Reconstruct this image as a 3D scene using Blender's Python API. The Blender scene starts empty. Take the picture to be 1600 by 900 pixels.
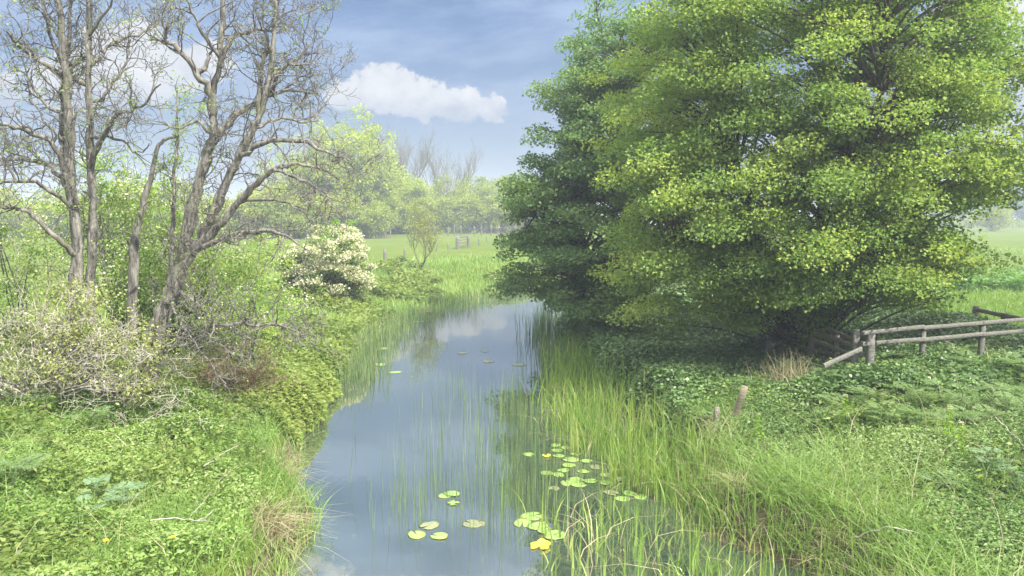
import bpy, math
import numpy as np
from math import radians as R, sin, cos, pi
rng = np.random.default_rng(11)
sc = bpy.context.scene
col = sc.collection

# ------------------------------------------------------------------ camera
PITCH = R(5.7); F = 1155.0; CAMZ = 4.0
cam = bpy.data.cameras.new("camera"); co = bpy.data.objects.new("camera", cam); col.objects.link(co)
co.location = (0, 0, CAMZ); co.rotation_euler = (R(90) - PITCH, 0, 0)
cam.sensor_width = 36; cam.lens = F / 1600 * 36; cam.clip_start = .1; cam.clip_end = 4000
sc.camera = co
sc.view_settings.view_transform = 'Standard'; sc.view_settings.look = 'None'
sc.view_settings.gamma = 1; sc.view_settings.use_curve_mapping = False
sc.view_settings.exposure = 1.4
sc.cycles.use_denoising = True
sc.cycles.max_bounces = 8; sc.cycles.diffuse_bounces = 3; sc.cycles.glossy_bounces = 3
sc.cycles.transmission_bounces = 4; sc.cycles.volume_bounces = 0; sc.cycles.transparent_max_bounces = 6
sc.cycles.sample_clamp_indirect = 4.0
sc.cycles.use_adaptive_sampling = True; sc.cycles.adaptive_threshold = 0.015

SUN_EL = R(50); SUN_AZ = math.atan2(0.74, -0.67)       # azimuth from +Y towards +X

def pix(u, v):
    a = (u - 800) / F; b = (v - 450) / F
    return np.array([a, cos(PITCH) - b * sin(PITCH), -sin(PITCH) - b * cos(PITCH)])
def PZ(u, v, z=0.0):
    d = pix(u, v); return np.array([0, 0, CAMZ]) + d * ((z - CAMZ) / d[2])
def PY(u, v, y):
    d = pix(u, v); return np.array([0, 0, CAMZ]) + d * (y / d[1])

# ------------------------------------------------------------------ world: sky with clouds
W = bpy.data.worlds.new("World"); sc.world = W; W.use_nodes = True
nt = W.node_tree; nt.nodes.clear()
class NG:
    def __init__(s, nt): s.nt = nt
    def n(s, t, **k):
        x = s.nt.nodes.new(t)
        for a, b in k.items(): setattr(x, a, b)
        return x
    def l(s, a, b): s.nt.links.new(a, b)
    def put(s, sock, v):
        if hasattr(v, 'is_linked') or hasattr(v, 'node'): s.l(v, sock)
        else: sock.default_value = v
    def m(s, op, a, b=0.0, c=0.0):
        x = s.n('ShaderNodeMath', operation=op)
        s.put(x.inputs[0], a); s.put(x.inputs[1], b); s.put(x.inputs[2], c)
        return x.outputs[0]
    def ss(s, v, a, b):
        x = s.n('ShaderNodeMapRange', interpolation_type='SMOOTHSTEP')
        s.put(x.inputs[0], v); x.inputs[1].default_value = a; x.inputs[2].default_value = b
        return x.outputs[0]
    def noise(s, vec, scale, detail=4, rough=.5, out=0):
        x = s.n('ShaderNodeTexNoise'); s.put(x.inputs['Vector'], vec)
        x.inputs['Scale'].default_value = scale; x.inputs['Detail'].default_value = detail; x.inputs['Roughness'].default_value = rough
        return x.outputs[out]
    def mixc(s, f, a, b):
        x = s.n('ShaderNodeMix', data_type='RGBA'); s.put(x.inputs[0], f)
        for sock, v in ((x.inputs[6], a), (x.inputs[7], b)):
            if isinstance(v, tuple): sock.default_value = (*v, 1)
            else: s.l(v, sock)
        return x.outputs[2]
    def xyz(s, x, y, z=0.0):
        c = s.n('ShaderNodeCombineXYZ'); s.put(c.inputs[0], x); s.put(c.inputs[1], y); s.put(c.inputs[2], z); return c.outputs[0]
g = NG(nt)
sky = g.n('ShaderNodeTexSky', sky_type='NISHITA'); sky.sun_disc = False
sky.sun_elevation = SUN_EL; sky.sun_rotation = SUN_AZ; sky.air_density = 1.0; sky.dust_density = 0.6; sky.ozone_density = 3.0
tc = g.n('ShaderNodeTexCoord'); sp = g.n('ShaderNodeSeparateXYZ'); g.l(tc.outputs['Generated'], sp.inputs[0])
az = g.m('ARCTAN2', sp.outputs[0], sp.outputs[1]); el = g.m('ARCSINE', sp.outputs[2])
p0 = g.xyz(az, g.m('MULTIPLY', el, 1.25))
n1 = g.m('SUBTRACT', g.noise(p0, 21, 7, .6), .5)
n2 = g.m('SUBTRACT', g.noise(g.xyz(g.m('ADD', az, 7.0), el), 62, 5, .6), .5)
def azel(u, v):
    d = pix(u, v); d = d / np.linalg.norm(d); return math.atan2(d[0], d[1]), math.asin(d[2])
def blobs(lst):
    out = None
    for (u, v, ru, rv) in lst:
        a, e = azel(u, v)
        x = g.m('DIVIDE', g.m('SUBTRACT', az, a), ru / F); y = g.m('DIVIDE', g.m('SUBTRACT', el, e), rv / F)
        d = g.m('SQRT', g.m('ADD', g.m('MULTIPLY', x, x), g.m('MULTIPLY', y, y)))
        out = d if out is None else g.m('SMOOTH_MIN', out, d, .25)
    return out
cum = [(600, 140, 62, 42), (545, 152, 42, 26), (660, 156, 55, 34), (715, 165, 50, 30), (768, 168, 32, 22), (598, 122, 36, 27),
       (205, 95, 70, 60), (270, 115, 60, 38), (150, 130, 90, 45), (320, 95, 40, 30), (1545, 110, 90, 90), (1700, 150, 120, 70), (-150, 120, 150, 60),
       (760, -420, 260, 90), (1200, -300, 200, 80), (300, -330, 200, 70)]
fld = g.m('ADD', blobs(cum), g.m('ADD', g.m('MULTIPLY', n1, 1.7), g.m('MULTIPLY', n2, .9)))
mask = g.m('SUBTRACT', 1.0, g.ss(fld, .74, 1.02))
# flat-ish, greyer base of each cumulus; soft veil clouds higher up
basem = g.ss(el, azel(600, 196)[1], azel(600, 140)[1])
wis = g.noise(g.xyz(g.m('MULTIPLY', az, 1.0), g.m('ADD', g.m('MULTIPLY', el, 3.6), g.m('MULTIPLY', az, -.35))), 3.2, 6, .6)
wisp = g.m('MULTIPLY', g.ss(wis, .36, .64), .85)
low = g.m('MULTIPLY', g.m('SUBTRACT', 1.0, g.ss(el, -.02, .30)), .55)
veil = g.m('MAXIMUM', wisp, low)
skyc = g.mixc(veil, sky.outputs[0], (6.1, 6.75, 7.9))
skyt = g.n('ShaderNodeMix', data_type='RGBA', blend_type='MULTIPLY'); skyt.inputs[0].default_value = 1
g.l(skyc, skyt.inputs[6]); g.l(g.mixc(g.ss(el, .02, .34), (.375, .44, .545), (.52, .645, .825)), skyt.inputs[7])
shade = g.m('ADD', g.m('MULTIPLY', basem, .7), g.m('ADD', g.m('MULTIPLY', n1, -1.3), g.m('MULTIPLY', n2, -.7)))
cc = g.mixc(shade, (3.3, 3.7, 4.6), (6.9, 6.85, 6.8))
fin = g.mixc(g.m('MULTIPLY', mask, .92), skyt.outputs[2], cc)
# bright broken cloud added overhead, out of view, to fill the shadows
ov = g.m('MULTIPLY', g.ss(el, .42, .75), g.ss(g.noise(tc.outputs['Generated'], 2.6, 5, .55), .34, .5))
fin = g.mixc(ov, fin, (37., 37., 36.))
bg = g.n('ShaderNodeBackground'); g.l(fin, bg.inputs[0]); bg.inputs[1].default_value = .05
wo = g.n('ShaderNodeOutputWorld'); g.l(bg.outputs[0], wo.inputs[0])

sun = bpy.data.lights.new("sun", 'SUN'); sun.energy = 4.7; sun.angle = R(.6); sun.color = (1, .95, .86)
so = bpy.data.objects.new("sun", sun); col.objects.link(so)
so.rotation_euler = (R(90) - SUN_EL, 0, pi - SUN_AZ)

# ------------------------------------------------------------------ materials
def new_mat(name):
    m = bpy.data.materials.new(name); m.use_nodes = True; m.node_tree.nodes.clear(); return m, NG(m.node_tree)
def finish(g, sh, disp=None):
    o = g.n('ShaderNodeOutputMaterial'); g.l(sh, o.inputs[0])
def leaf_mat(name, c, trans=.35, rough=.45, spec=.25):
    """c: colours along the random per-leaf tint."""
    m, g = new_mat(name)
    at = g.n('ShaderNodeAttribute', attribute_name='tint')
    rp = g.n('ShaderNodeValToRGB'); g.l(at.outputs['Fac'], rp.inputs[0])
    e = rp.color_ramp.elements
    while len(e) < len(c): e.new(.5)
    for i, k in enumerate(c):
        e[i].position = i / (len(c) - 1); e[i].color = (*k, 1)
    b = g.n('ShaderNodeBsdfPrincipled'); g.l(rp.outputs[0], b.inputs['Base Color'])
    b.inputs['Roughness'].default_value = rough; b.inputs['Specular IOR Level'].default_value = spec
    t = g.n('ShaderNodeBsdfTranslucent')
    tm = g.n('ShaderNodeMix', data_type='RGBA', blend_type='MULTIPLY'); tm.inputs[0].default_value = 1
    g.l(rp.outputs[0], tm.inputs[6]); tm.inputs[7].default_value = (1.35, 1.5, .7, 1)
    g.l(tm.outputs[2], t.inputs[0])
    mx = g.n('ShaderNodeMixShader'); mx.inputs[0].default_value = trans
    g.l(b.outputs[0], mx.inputs[1]); g.l(t.outputs[0], mx.inputs[2]); finish(g, mx.outputs[0]); return m
def bark_mat(name, a, b, scale=9, green=None):
    m, g = new_mat(name)
    tcn = g.n('ShaderNodeTexCoord'); mp = g.n('ShaderNodeMapping'); g.l(tcn.outputs['Object'], mp.inputs[0]); mp.inputs['Scale'].default_value = (1, 1, .18)
    n = g.noise(mp.outputs[0], scale, 6, .65); n_ = g.noise(tcn.outputs['Object'], 2.3, 4)
    c = g.mixc(g.ss(n, .36, .66), a, b)
    if green: c = g.mixc(g.m('MULTIPLY', g.ss(n_, .5, .68), .6), c, green)
    bs = g.n('ShaderNodeBsdfPrincipled'); g.l(c, bs.inputs['Base Color']); bs.inputs['Roughness'].default_value = .9; bs.inputs['Specular IOR Level'].default_value = .1
    bu = g.n('ShaderNodeBump'); bu.inputs['Strength'].default_value = .8; bu.inputs['Distance'].default_value = .04; g.l(n, bu.inputs['Height']); g.l(bu.outputs[0], bs.inputs['Normal'])
    finish(g, bs.outputs[0]); return m

M = {}
M['ground_cover'] = leaf_mat('nettle_leaf', [(0.09, 0.158, 0.032), (0.138, 0.222, 0.049), (0.203, 0.295, 0.08), (0.275, 0.345, 0.123)], .3)
M['cover_grey'] = leaf_mat('cleavers_leaf', [(0.087, 0.147, 0.045), (0.131, 0.21, 0.066), (0.189, 0.275, 0.099), (0.261, 0.324, 0.139)], .3)
M['nettle_bright'] = leaf_mat('bright_nettle_leaf', [(0.087, 0.133, 0.029), (0.156, 0.21, 0.047), (0.226, 0.265, 0.072)], .35)
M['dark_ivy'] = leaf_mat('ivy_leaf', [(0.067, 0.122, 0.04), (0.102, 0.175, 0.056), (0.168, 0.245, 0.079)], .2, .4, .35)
M['grass'] = leaf_mat('grass_blade', [(0.101, 0.18, 0.035), (0.151, 0.244, 0.057), (0.215, 0.303, 0.088), (0.358, 0.314, 0.211)], .4)
M['pale_grass'] = leaf_mat('pale_grass_blade', [(0.144, 0.232, 0.056), (0.216, 0.315, 0.086), (0.303, 0.369, 0.128), (0.433, 0.396, 0.228)], .4)
M['dry'] = leaf_mat('dry_grass', [(.2, .165, .1), (.3, .25, .16), (.4, .34, .23)], .2)
M['reed'] = leaf_mat('reed_blade', [(0.099, 0.173, 0.03), (0.162, 0.248, 0.053), (0.261, 0.317, 0.091), (0.48, 0.386, 0.209)], .4)
M['rush'] = leaf_mat('rush_stem', [(0.06, 0.108, 0.04), (0.102, 0.156, 0.055), (0.192, 0.216, 0.09)], .15)
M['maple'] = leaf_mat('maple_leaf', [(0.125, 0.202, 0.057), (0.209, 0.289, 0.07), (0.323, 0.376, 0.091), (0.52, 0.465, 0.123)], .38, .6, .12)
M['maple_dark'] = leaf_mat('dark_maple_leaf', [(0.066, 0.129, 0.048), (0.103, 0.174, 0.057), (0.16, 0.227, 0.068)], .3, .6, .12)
M['ash'] = leaf_mat('ash_leaf', [(0.091, 0.182, 0.03), (0.143, 0.247, 0.045), (0.195, 0.299, 0.07)], .4)
M['willow'] = leaf_mat('willow_leaf', [(0.222, 0.278, 0.031), (0.307, 0.365, 0.048), (0.392, 0.408, 0.069)], .4)
M['hedge'] = leaf_mat('hedge_leaf', [(0.171, 0.219, 0.021), (0.247, 0.3, 0.027), (0.342, 0.341, 0.049)], .35)
M['hedge_olive'] = leaf_mat('olive_hedge_leaf', [(0.183, 0.227, 0.027), (0.245, 0.297, 0.038), (0.306, 0.35, 0.054)], .35)
M['hawthorn'] = leaf_mat('hawthorn_leaf', [(0.108, 0.188, 0.039), (0.179, 0.274, 0.056), (0.287, 0.345, 0.089)], .38)
M['scrub'] = leaf_mat('scrub_leaf', [(0.163, 0.188, 0.069), (0.237, 0.269, 0.086), (0.312, 0.338, 0.115)], .35)
M['lime'] = leaf_mat('lime_leaf', [(.14, .25, .02), (.2, .32, .03)], .4)
M['blossom'] = leaf_mat('white_blossom', [(.37, .36, .24), (.45, .435, .31), (.54, .52, .4)], .3)
M['cream'] = leaf_mat('cream_blossom', [(.5, .5, .36), (.65, .64, .5)], .3)
M['parsley'] = leaf_mat('parsley_leaf', [(0.103, 0.169, 0.064), (0.147, 0.222, 0.086), (0.216, 0.284, 0.122)], .35)
M['pale_parsley'] = leaf_mat('pale_parsley_leaf', [(.15, .24, .13), (.2, .28, .17)], .3)
M['crop'] = leaf_mat('crop_leaf', [(.07, .16, .035), (.11, .21, .05), (.17, .26, .09)], .35)
M['far_blue'] = leaf_mat('distant_leaf', [(0.042, 0.105, 0.042), (0.07, 0.14, 0.054)], .2)
M['dead_wood'] = bark_mat('dead_wood', (.07, .066, .057), (.235, .22, .192), 14, (.13, .135, .08))
M['pale_twig'] = bark_mat('pale_twig', (.26, .245, .19), (.42, .4, .33), 20)
M['brown_twig'] = bark_mat('brown_twig', (.14, .095, .06), (.25, .18, .12), 20)
M['bark'] = bark_mat('tree_bark', (.055, .045, .035), (.13, .11, .085), 9)
M['bark_far'] = bark_mat('distant_bark', (.12, .115, .075), (.19, .18, .12), 5)
M['stump_wood'] = bark_mat('stump_wood', (.12, .095, .07), (.3, .25, .19), 8)

def wood_mat(name, a, b, lichen):
    m, g = new_mat(name)
    tcn = g.n('ShaderNodeTexCoord'); mp = g.n('ShaderNodeMapping'); g.l(tcn.outputs['Object'], mp.inputs[0]); mp.inputs['Scale'].default_value = (2, 14, 14)
    n = g.noise(mp.outputs[0], 4, 6, .6); n2 = g.noise(tcn.outputs['Object'], 5, 5, .6)
    c = g.mixc(g.ss(n, .35, .68), a, b); c = g.mixc(g.m('MULTIPLY', g.ss(n2, .5, .7), .55), c, lichen)
    bs = g.n('ShaderNodeBsdfPrincipled'); g.l(c, bs.inputs['Base Color']); bs.inputs['Roughness'].default_value = .85; bs.inputs['Specular IOR Level'].default_value = .15
    bu = g.n('ShaderNodeBump'); bu.inputs['Strength'].default_value = .6; bu.inputs['Distance'].default_value = .012; g.l(n, bu.inputs['Height']); g.l(bu.outputs[0], bs.inputs['Normal'])
    finish(g, bs.outputs[0]); return m
M['rail'] = wood_mat('weathered_rail', (.095, .092, .08), (.205, .196, .172), (.13, .145, .1))
M['rail_dark'] = wood_mat('brown_rail', (.1, .09, .07), (.2, .18, .14), (.14, .15, .09))  # slightly browner version of the rail wood
M['stake'] = wood_mat('stake_wood', (.13, .115, .075), (.235, .205, .145), (.14, .155, .085))

# pads
def pad_mat(name, a, b, edge):
    m, g = new_mat(name)
    tcn = g.n('ShaderNodeTexCoord'); oi = g.n('ShaderNodeObjectInfo')
    n = g.noise(tcn.outputs['Object'], 7, 4, .6)
    c = g.mixc(g.ss(n, .35, .65), a, b)
    n2 = g.noise(tcn.outputs['Object'], 16, 3, .5)
    c = g.mixc(g.m('MULTIPLY', g.ss(n2, .62, .72), g.m('MULTIPLY', oi.outputs['Random'], .9)), c, edge)
    sx = g.n('ShaderNodeSeparateXYZ'); g.l(tcn.outputs['Object'], sx.inputs[0])
    ang = g.m('ARCTAN2', sx.outputs[1], sx.outputs[0]); vein = g.m('POWER', g.m('ABSOLUTE', g.m('COSINE', g.m('MULTIPLY', ang, 9.0))), 24.0)
    c = g.mixc(g.m('MULTIPLY', vein, .45), c, tuple(min(1, k * 1.45) for k in b))
    rad = g.m('SQRT', g.m('ADD', g.m('MULTIPLY', sx.outputs[0], sx.outputs[0]), g.m('MULTIPLY', sx.outputs[1], sx.outputs[1])))
    c = g.mixc(g.m('MULTIPLY', g.ss(g.m('ADD', rad, g.m('MULTIPLY', n, .18)), .5, .58), .5), c, edge)
    bs = g.n('ShaderNodeBsdfPrincipled'); g.l(c, bs.inputs['Base Color']); bs.inputs['Roughness'].default_value = .3; bs.inputs['Specular IOR Level'].default_value = .5
    finish(g, bs.outputs[0]); return m
M['pad'] = pad_mat('lily_pad', (.14, .235, .055), (.205, .295, .08), (.2, .14, .05))
M['pad_yellow'] = pad_mat('yellow_pad', (.5, .45, .03), (.6, .55, .05), (.35, .25, .03))
M['pad_dull'] = pad_mat('dull_pad', (.12, .14, .07), (.19, .2, .1), (.12, .09, .05))
M['petal'] = leaf_mat('dandelion_petal', [(.75, .48, .02), (.8, .55, .03)], .1)

# ground & water
def ground_mat():
    m, g = new_mat('grassland')
    tcn = g.n('ShaderNodeTexCoord'); geo = g.n('ShaderNodeNewGeometry')
    sp = g.n('ShaderNodeSeparateXYZ'); g.l(geo.outputs['Position'], sp.inputs[0])
    mp = g.n('ShaderNodeMapping'); g.l(tcn.outputs['Object'], mp.inputs[0])
    n = g.noise(mp.outputs[0], 1.3, 8, .62); n2 = g.noise(mp.outputs[0], .12, 6, .6); n3 = g.noise(mp.outputs[0], 9, 6, .7)
    mp2 = g.n('ShaderNodeMapping'); g.l(tcn.outputs['Object'], mp2.inputs[0]); mp2.inputs['Scale'].default_value = (.05, .35, 1)
    n4 = g.noise(mp2.outputs[0], 2.2, 6, .65)
    c = g.mixc(g.ss(n, .3, .7), (.064, .1, .016), (.098, .135, .025))
    c = g.mixc(g.m('MULTIPLY', g.ss(n2, .4, .65), .55), c, (.12, .145, .03))
    c = g.mixc(g.m('MULTIPLY', g.ss(n4, .5, .68), .45), c, (.055, .095, .018))
    c = g.mixc(g.m('MULTIPLY', g.ss(n3, .45, .75), .35), c, (.06, .1, .022))
    soil = g.mixc(g.ss(n3, .35, .65), (.05, .042, .027), (.13, .105, .065))
    at = g.n('ShaderNodeAttribute', attribute_name='bare')
    c = g.mixc(g.ss(g.m('ADD', at.outputs['Fac'], g.m('MULTIPLY', g.m('SUBTRACT', n, .5), .5)), .4, .62), c, soil)
    bs = g.n('ShaderNodeBsdfPrincipled'); g.l(c, bs.inputs['Base Color']); bs.inputs['Roughness'].default_value = .95; bs.inputs['Specular IOR Level'].default_value = .05
    bu = g.n('ShaderNodeBump'); bu.inputs['Strength'].default_value = .7; bu.inputs['Distance'].default_value = .12
    g.l(g.m('ADD', n3, g.m('MULTIPLY', n, .8)), bu.inputs['Height']); g.l(bu.outputs[0], bs.inputs['Normal'])
    finish(g, bs.outputs[0]); return m
M['ground'] = ground_mat()
def water_mat():
    m, g = new_mat('river_water')
    tcn = g.n('ShaderNodeTexCoord'); mp = g.n('ShaderNodeMapping'); g.l(tcn.outputs['Object'], mp.inputs[0]); mp.inputs['Scale'].default_value = (1, .55, 1)
    n = g.noise(mp.outputs[0], 1.6, 3, .5); n2 = g.noise(mp.outputs[0], .35, 3, .5)
    c = g.mixc(g.ss(n2, .35, .65), (.034, .049, .036), (.04, .053, .04))
    bs = g.n('ShaderNodeBsdfPrincipled'); g.l(c, bs.inputs['Base Color']); bs.inputs['Roughness'].default_value = .025
    bs.inputs['IOR'].default_value = 6.0; bs.inputs['Specular IOR Level'].default_value = .5
    bu = g.n('ShaderNodeBump'); bu.inputs['Strength'].default_value = .06; bu.inputs['Distance'].default_value = .05
    g.l(n, bu.inputs['Height']); g.l(bu.outputs[0], bs.inputs['Normal'])
    finish(g, bs.outputs[0]); return m
M['water'] = water_mat()

# ------------------------------------------------------------------ mesh building
class MB:
    """collects quads with a per-face tint, builds ONE mesh object"""
    def __init__(s): s.v = []; s.f = []; s.t = []; s.n = 0
    def add(s, v, f, t):
        v = np.asarray(v, float).reshape(-1, 3); f = np.asarray(f, int)
        s.v.append(v); s.f.append(f + s.n); s.t.append(np.broadcast_to(np.asarray(t, float), (len(f),))); s.n += len(v)
    def mesh(s, name, mat, smooth=False, extra=None):
        v = np.concatenate(s.v); f = np.concatenate(s.f); t = np.concatenate(s.t)
        me = bpy.data.meshes.new(name); k = f.shape[1]
        me.vertices.add(len(v)); me.vertices.foreach_set('co', v.astype(np.float32).ravel())
        me.loops.add(len(f) * k); me.loops.foreach_set('vertex_index', f.astype(np.int32).ravel())
        me.polygons.add(len(f)); me.polygons.foreach_set('loop_start', (np.arange(len(f)) * k).astype(np.int32))
        me.polygons.foreach_set('loop_total', np.full(len(f), k, np.int32))
        if smooth: me.polygons.foreach_set('use_smooth', np.ones(len(f), bool))
        a = me.attributes.new('tint', 'FLOAT', 'FACE'); a.data.foreach_set('value', t.astype(np.float32))
        if extra is not None:
            for nme, arr in extra.items():
                b = me.attributes.new(nme, 'FLOAT', 'POINT'); b.data.foreach_set('value', arr.astype(np.float32))
        me.materials.append(mat); me.update(calc_edges=True); return me
    def build(s, name, mat, parent=None, smooth=False, extra=None):
        if s.n == 0: return None
        o = bpy.data.objects.new(name, s.mesh(name, mat, smooth, extra)); col.objects.link(o)
        if parent is not None:
            o.parent = parent; o.matrix_parent_inverse = parent.matrix_basis.inverted() if parent.type == 'EMPTY' else parent.matrix_basis.inverted()
        return o
def tag(o, label, cat, group=None, kind=None):
    if label: o['label'] = label
    if cat: o['category'] = cat
    if group: o['group'] = group
    if kind: o['kind'] = kind
    return o
def thing(name, label, cat, loc, group=None):
    from mathutils import Matrix
    o = bpy.data.objects.new(name, None); col.objects.link(o); o.location = tuple(float(x) for x in loc)
    o.empty_display_size = .2
    o.matrix_basis = Matrix.Translation(o.location)
    return tag(o, label, cat, group)
def stuff(o, label=None, cat=None): 
    o['kind'] = 'stuff'
    return tag(o, label, cat)
def unit(v): 
    v = np.asarray(v, float); return v / np.maximum(np.linalg.norm(v, axis=-1, keepdims=True), 1e-9)

def tube(mb, P, r, sides=6, tint=.5, bumpy=0.0):
    P = np.asarray(P, float); n = len(P); r = np.broadcast_to(np.asarray(r, float), (n,))
    T = unit(np.gradient(P, axis=0))
    ref = np.array([0, 1.0, 0]) if abs(T[:, 1].mean()) < .8 else np.array([1.0, 0, 0])
    A = unit(np.cross(T, ref)); B = np.cross(T, A)
    th = np.arange(sides) * 2 * pi / sides
    rr = r[:, None] * np.ones((n, sides))
    if bumpy:
        ph = rng.uniform(0, 6.28, 3)
        rr = rr * (1 + bumpy * (np.sin(th * 3 + ph[0])[None] * .5 + np.sin(th * 2 + ph[1] + np.arange(n)[:, None] * .5) * .5))
    ring = P[:, None] + rr[..., None] * (np.cos(th)[None, :, None] * A[:, None] + np.sin(th)[None, :, None] * B[:, None])
    i = np.arange(n - 1)[:, None] * sides; j = np.arange(sides)[None]; j2 = (j + 1) % sides
    f = np.stack([i + j, i + j2, i + sides + j2, i + sides + j], -1).reshape(-1, 4)
    mb.add(ring.reshape(-1, 3), f, tint)
    if r[-1] > .012 and sides >= 5:    # closed end
        c = np.arange(sides); base = (n - 1) * sides
        v = ring[-1]; ctr = v.mean(0) + T[-1] * r[-1] * .3
        q = [[a, (a + 1) % sides, sides, sides] for a in range(sides)]
        # two triangles per quad so that no face is degenerate
        q = [[a, (a + 1) % sides, (a + 2) % sides, sides] for a in range(0, sides - 1, 2)]
        mb.add(np.vstack([v, ctr]), q, tint)

def smooth_line(P, k=6, wob=0.0):
    """Catmull-Rom through the points"""
    P = np.asarray(P, float); Q = np.vstack([2 * P[0] - P[1], P, 2 * P[-1] - P[-2]]); out = []
    for i in range(1, len(Q) - 2):
        a, b, c, d = Q[i - 1:i + 3]
        for t in np.arange(k) / k:
            out.append(.5 * ((2 * b) + (c - a) * t + (2 * a - 5 * b + 4 * c - d) * t * t + (-a + 3 * b - 3 * c + d) * t ** 3))
    out.append(P[-1]); out = np.array(out)
    if wob:
        w = rng.normal(0, wob, out.shape); w[0] = 0; out = out + w
    return out

def leaves(mb, P, D, N, L, Wd, tint, fold=.18):
    """kite leaves: base P, along D, face normal N"""
    n = len(P)
    if n == 0: return
    D = unit(D); S = unit(np.cross(D, N)); N = np.cross(S, D)
    L = np.broadcast_to(L, (n,))[:, None]; Wd = np.broadcast_to(Wd, (n,))[:, None]
    mid = P + D * L * .45
    v = np.stack([P, mid - S * Wd * .5 + N * Wd * fold, P + D * L - N * L * .12, mid + S * Wd * .5 + N * Wd * fold], 1)
    f = np.arange(n * 4).reshape(n, 4); mb.add(v.reshape(-1, 3), f, tint)

def blades(mb, P, H, Wd, lean, tint, az=None, droop=1.0, segs=3):
    """grass / reed blades; lean = horizontal travel of the tip in blade heights"""
    n = len(P)
    if n == 0: return
    az = rng.uniform(0, 2 * pi, n) if az is None else az
    dirv = np.stack([np.cos(az), np.sin(az), np.zeros(n)], 1)
    fa = rng.uniform(0, 2 * pi, n)
    side = np.stack([np.cos(fa), np.sin(fa), np.zeros(n)], 1)
    H = np.broadcast_to(H, (n,)); Wd = np.broadcast_to(Wd, (n,)); lean = np.broadcast_to(lean, (n,))
    vs = []
    for k in range(segs + 1):
        t = k / segs
        c = P + dirv * (lean * H * t ** 2.0)[:, None]
        c[:, 2] += H * (t - droop * .35 * np.minimum(lean, 1.4) * t ** 2.2)
        w = Wd * (1 - t ** 1.6) * .5 + .0006
        vs += [c - side * w[:, None], c + side * w[:, None]]
    v = np.stack(vs, 1); m = 2 * (segs + 1)
    q = np.array([[2 * k, 2 * k + 1, 2 * k + 3, 2 * k + 2] for k in range(segs)])
    f = (np.arange(n)[:, None, None] * m + q[None]).reshape(-1, 4)
    mb.add(v.reshape(-1, 3), f, np.repeat(np.broadcast_to(tint, (n,)), segs))

def box(mb, c, size, ax=None, tint=.5, jit=0.0, bev=.06):
    """a sawn timber with chamfered long edges; c centre, size (l, w, h), ax = unit long axis"""
    ax = np.array([1.0, 0, 0]) if ax is None else unit(ax)
    up = np.array([0, 0, 1.0]) if abs(ax[2]) < .9 else np.array([0, 1.0, 0])
    s = unit(np.cross(ax, up)); u = np.cross(s, ax); l, w, h = size
    b = min(w, h) * bev * 2
    prof = [(-w / 2 + b, -h / 2), (w / 2 - b, -h / 2), (w / 2, -h / 2 + b), (w / 2, h / 2 - b), (w / 2 - b, h / 2), (-w / 2 + b, h / 2), (-w / 2, h / 2 - b), (-w / 2, -h / 2 + b)]
    k = 8; xs = np.linspace(-l / 2, l / 2, 6); vs = []
    for x in xs:
        o = rng.normal(0, jit, 2)
        for (y, z) in prof: vs.append(c + ax * x + s * (y + o[0]) + u * (z + o[1]))
    f = [[i * k + j, i * k + (j + 1) % k, (i + 1) * k + (j + 1) % k, (i + 1) * k + j] for i in range(5) for j in range(k)]
    for e in (0, 5): f += [[e * k + 0, e * k + 1, e * k + 2, e * k + 7], [e * k + 7, e * k + 2, e * k + 3, e * k + 6], [e * k + 6, e * k + 3, e * k + 4, e * k + 5]]
    mb.add(np.array(vs), np.array(f), tint)

# ------------------------------------------------------------------ terrain
def chaikin(P, it=2):
    P = np.asarray(P, float)
    for _ in range(it):
        a = P[:-1] * .75 + P[1:] * .25; b = P[:-1] * .25 + P[1:] * .75
        P = np.vstack([P[:1], np.stack([a, b], 1).reshape(-1, 2), P[-1:]])
    return P
LB = [(-2.6, -30), (-2.4, 2), (-2.55, 6), (-2.6, 7.9), (-2.35, 8.6), (-2.75, 9.4), (-3.05, 10.6), (-3.6, 11.7), (-3.72, 12.8), (-3.75, 14.5), (-4.1, 17.2), (-4.5, 20), (-4.5, 24.5), (-3.6, 30), (-2.4, 34), (-.4, 38), (4, 41.5), (12, 44.5), (30, 47.5), (90, 53)]
RB = [(3.5, -30), (3.6, 3), (3.5, 7.2), (3.3, 8.1), (2.5, 8.9), (2.5, 10.0), (2.7, 11.5), (2.7, 13), (2.5, 15), (2.0, 19), (1.75, 22), (1.8, 27.5), (3.5, 31.5), (9, 35), (18, 37.5), (40, 40), (90, 45)]
LBs, RBs = chaikin(LB), chaikin(RB)
for B in (LBs, RBs):
    B[:, 0] += .12 * np.sin(B[:, 1] * 3.1 + B[:, 0]) * (np.abs(B[:, 0]) < 8)
POLY = np.vstack([LBs, RBs[::-1]])
def river_dist(x, y):
    """positive on land, negative in the river"""
    x = np.asarray(x, float).ravel(); y = np.asarray(y, float).ravel(); out = np.empty(len(x))
    A = POLY; Bp = np.roll(POLY, -1, 0); E = Bp - A; L2 = (E ** 2).sum(1)
    for s in range(0, len(x), 20000):
        p = np.stack([x[s:s + 20000], y[s:s + 20000]], 1)
        d = p[:, None] - A[None]; t = np.clip((d * E).sum(2) / L2, 0, 1)
        dd = np.sqrt(((d - t[..., None] * E[None]) ** 2).sum(2)).min(1)
        c = ((A[None, :, 1] > p[:, None, 1]) != (Bp[None, :, 1] > p[:, None, 1]))
        xi = A[None, :, 0] + (p[:, None, 1] - A[None, :, 1]) * E[None, :, 0] / np.where(E[:, 1] == 0, 1e-9, E[:, 1])[None]
        ins = ((c & (p[:, None, 0] < xi)).sum(1) % 2) == 1
        out[s:s + 20000] = np.where(ins, -dd, dd)
    return out
def sst(x, a, b): 
    t = np.clip((x - a) / (b - a), 0, 1); return t * t * (3 - 2 * t)
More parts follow.
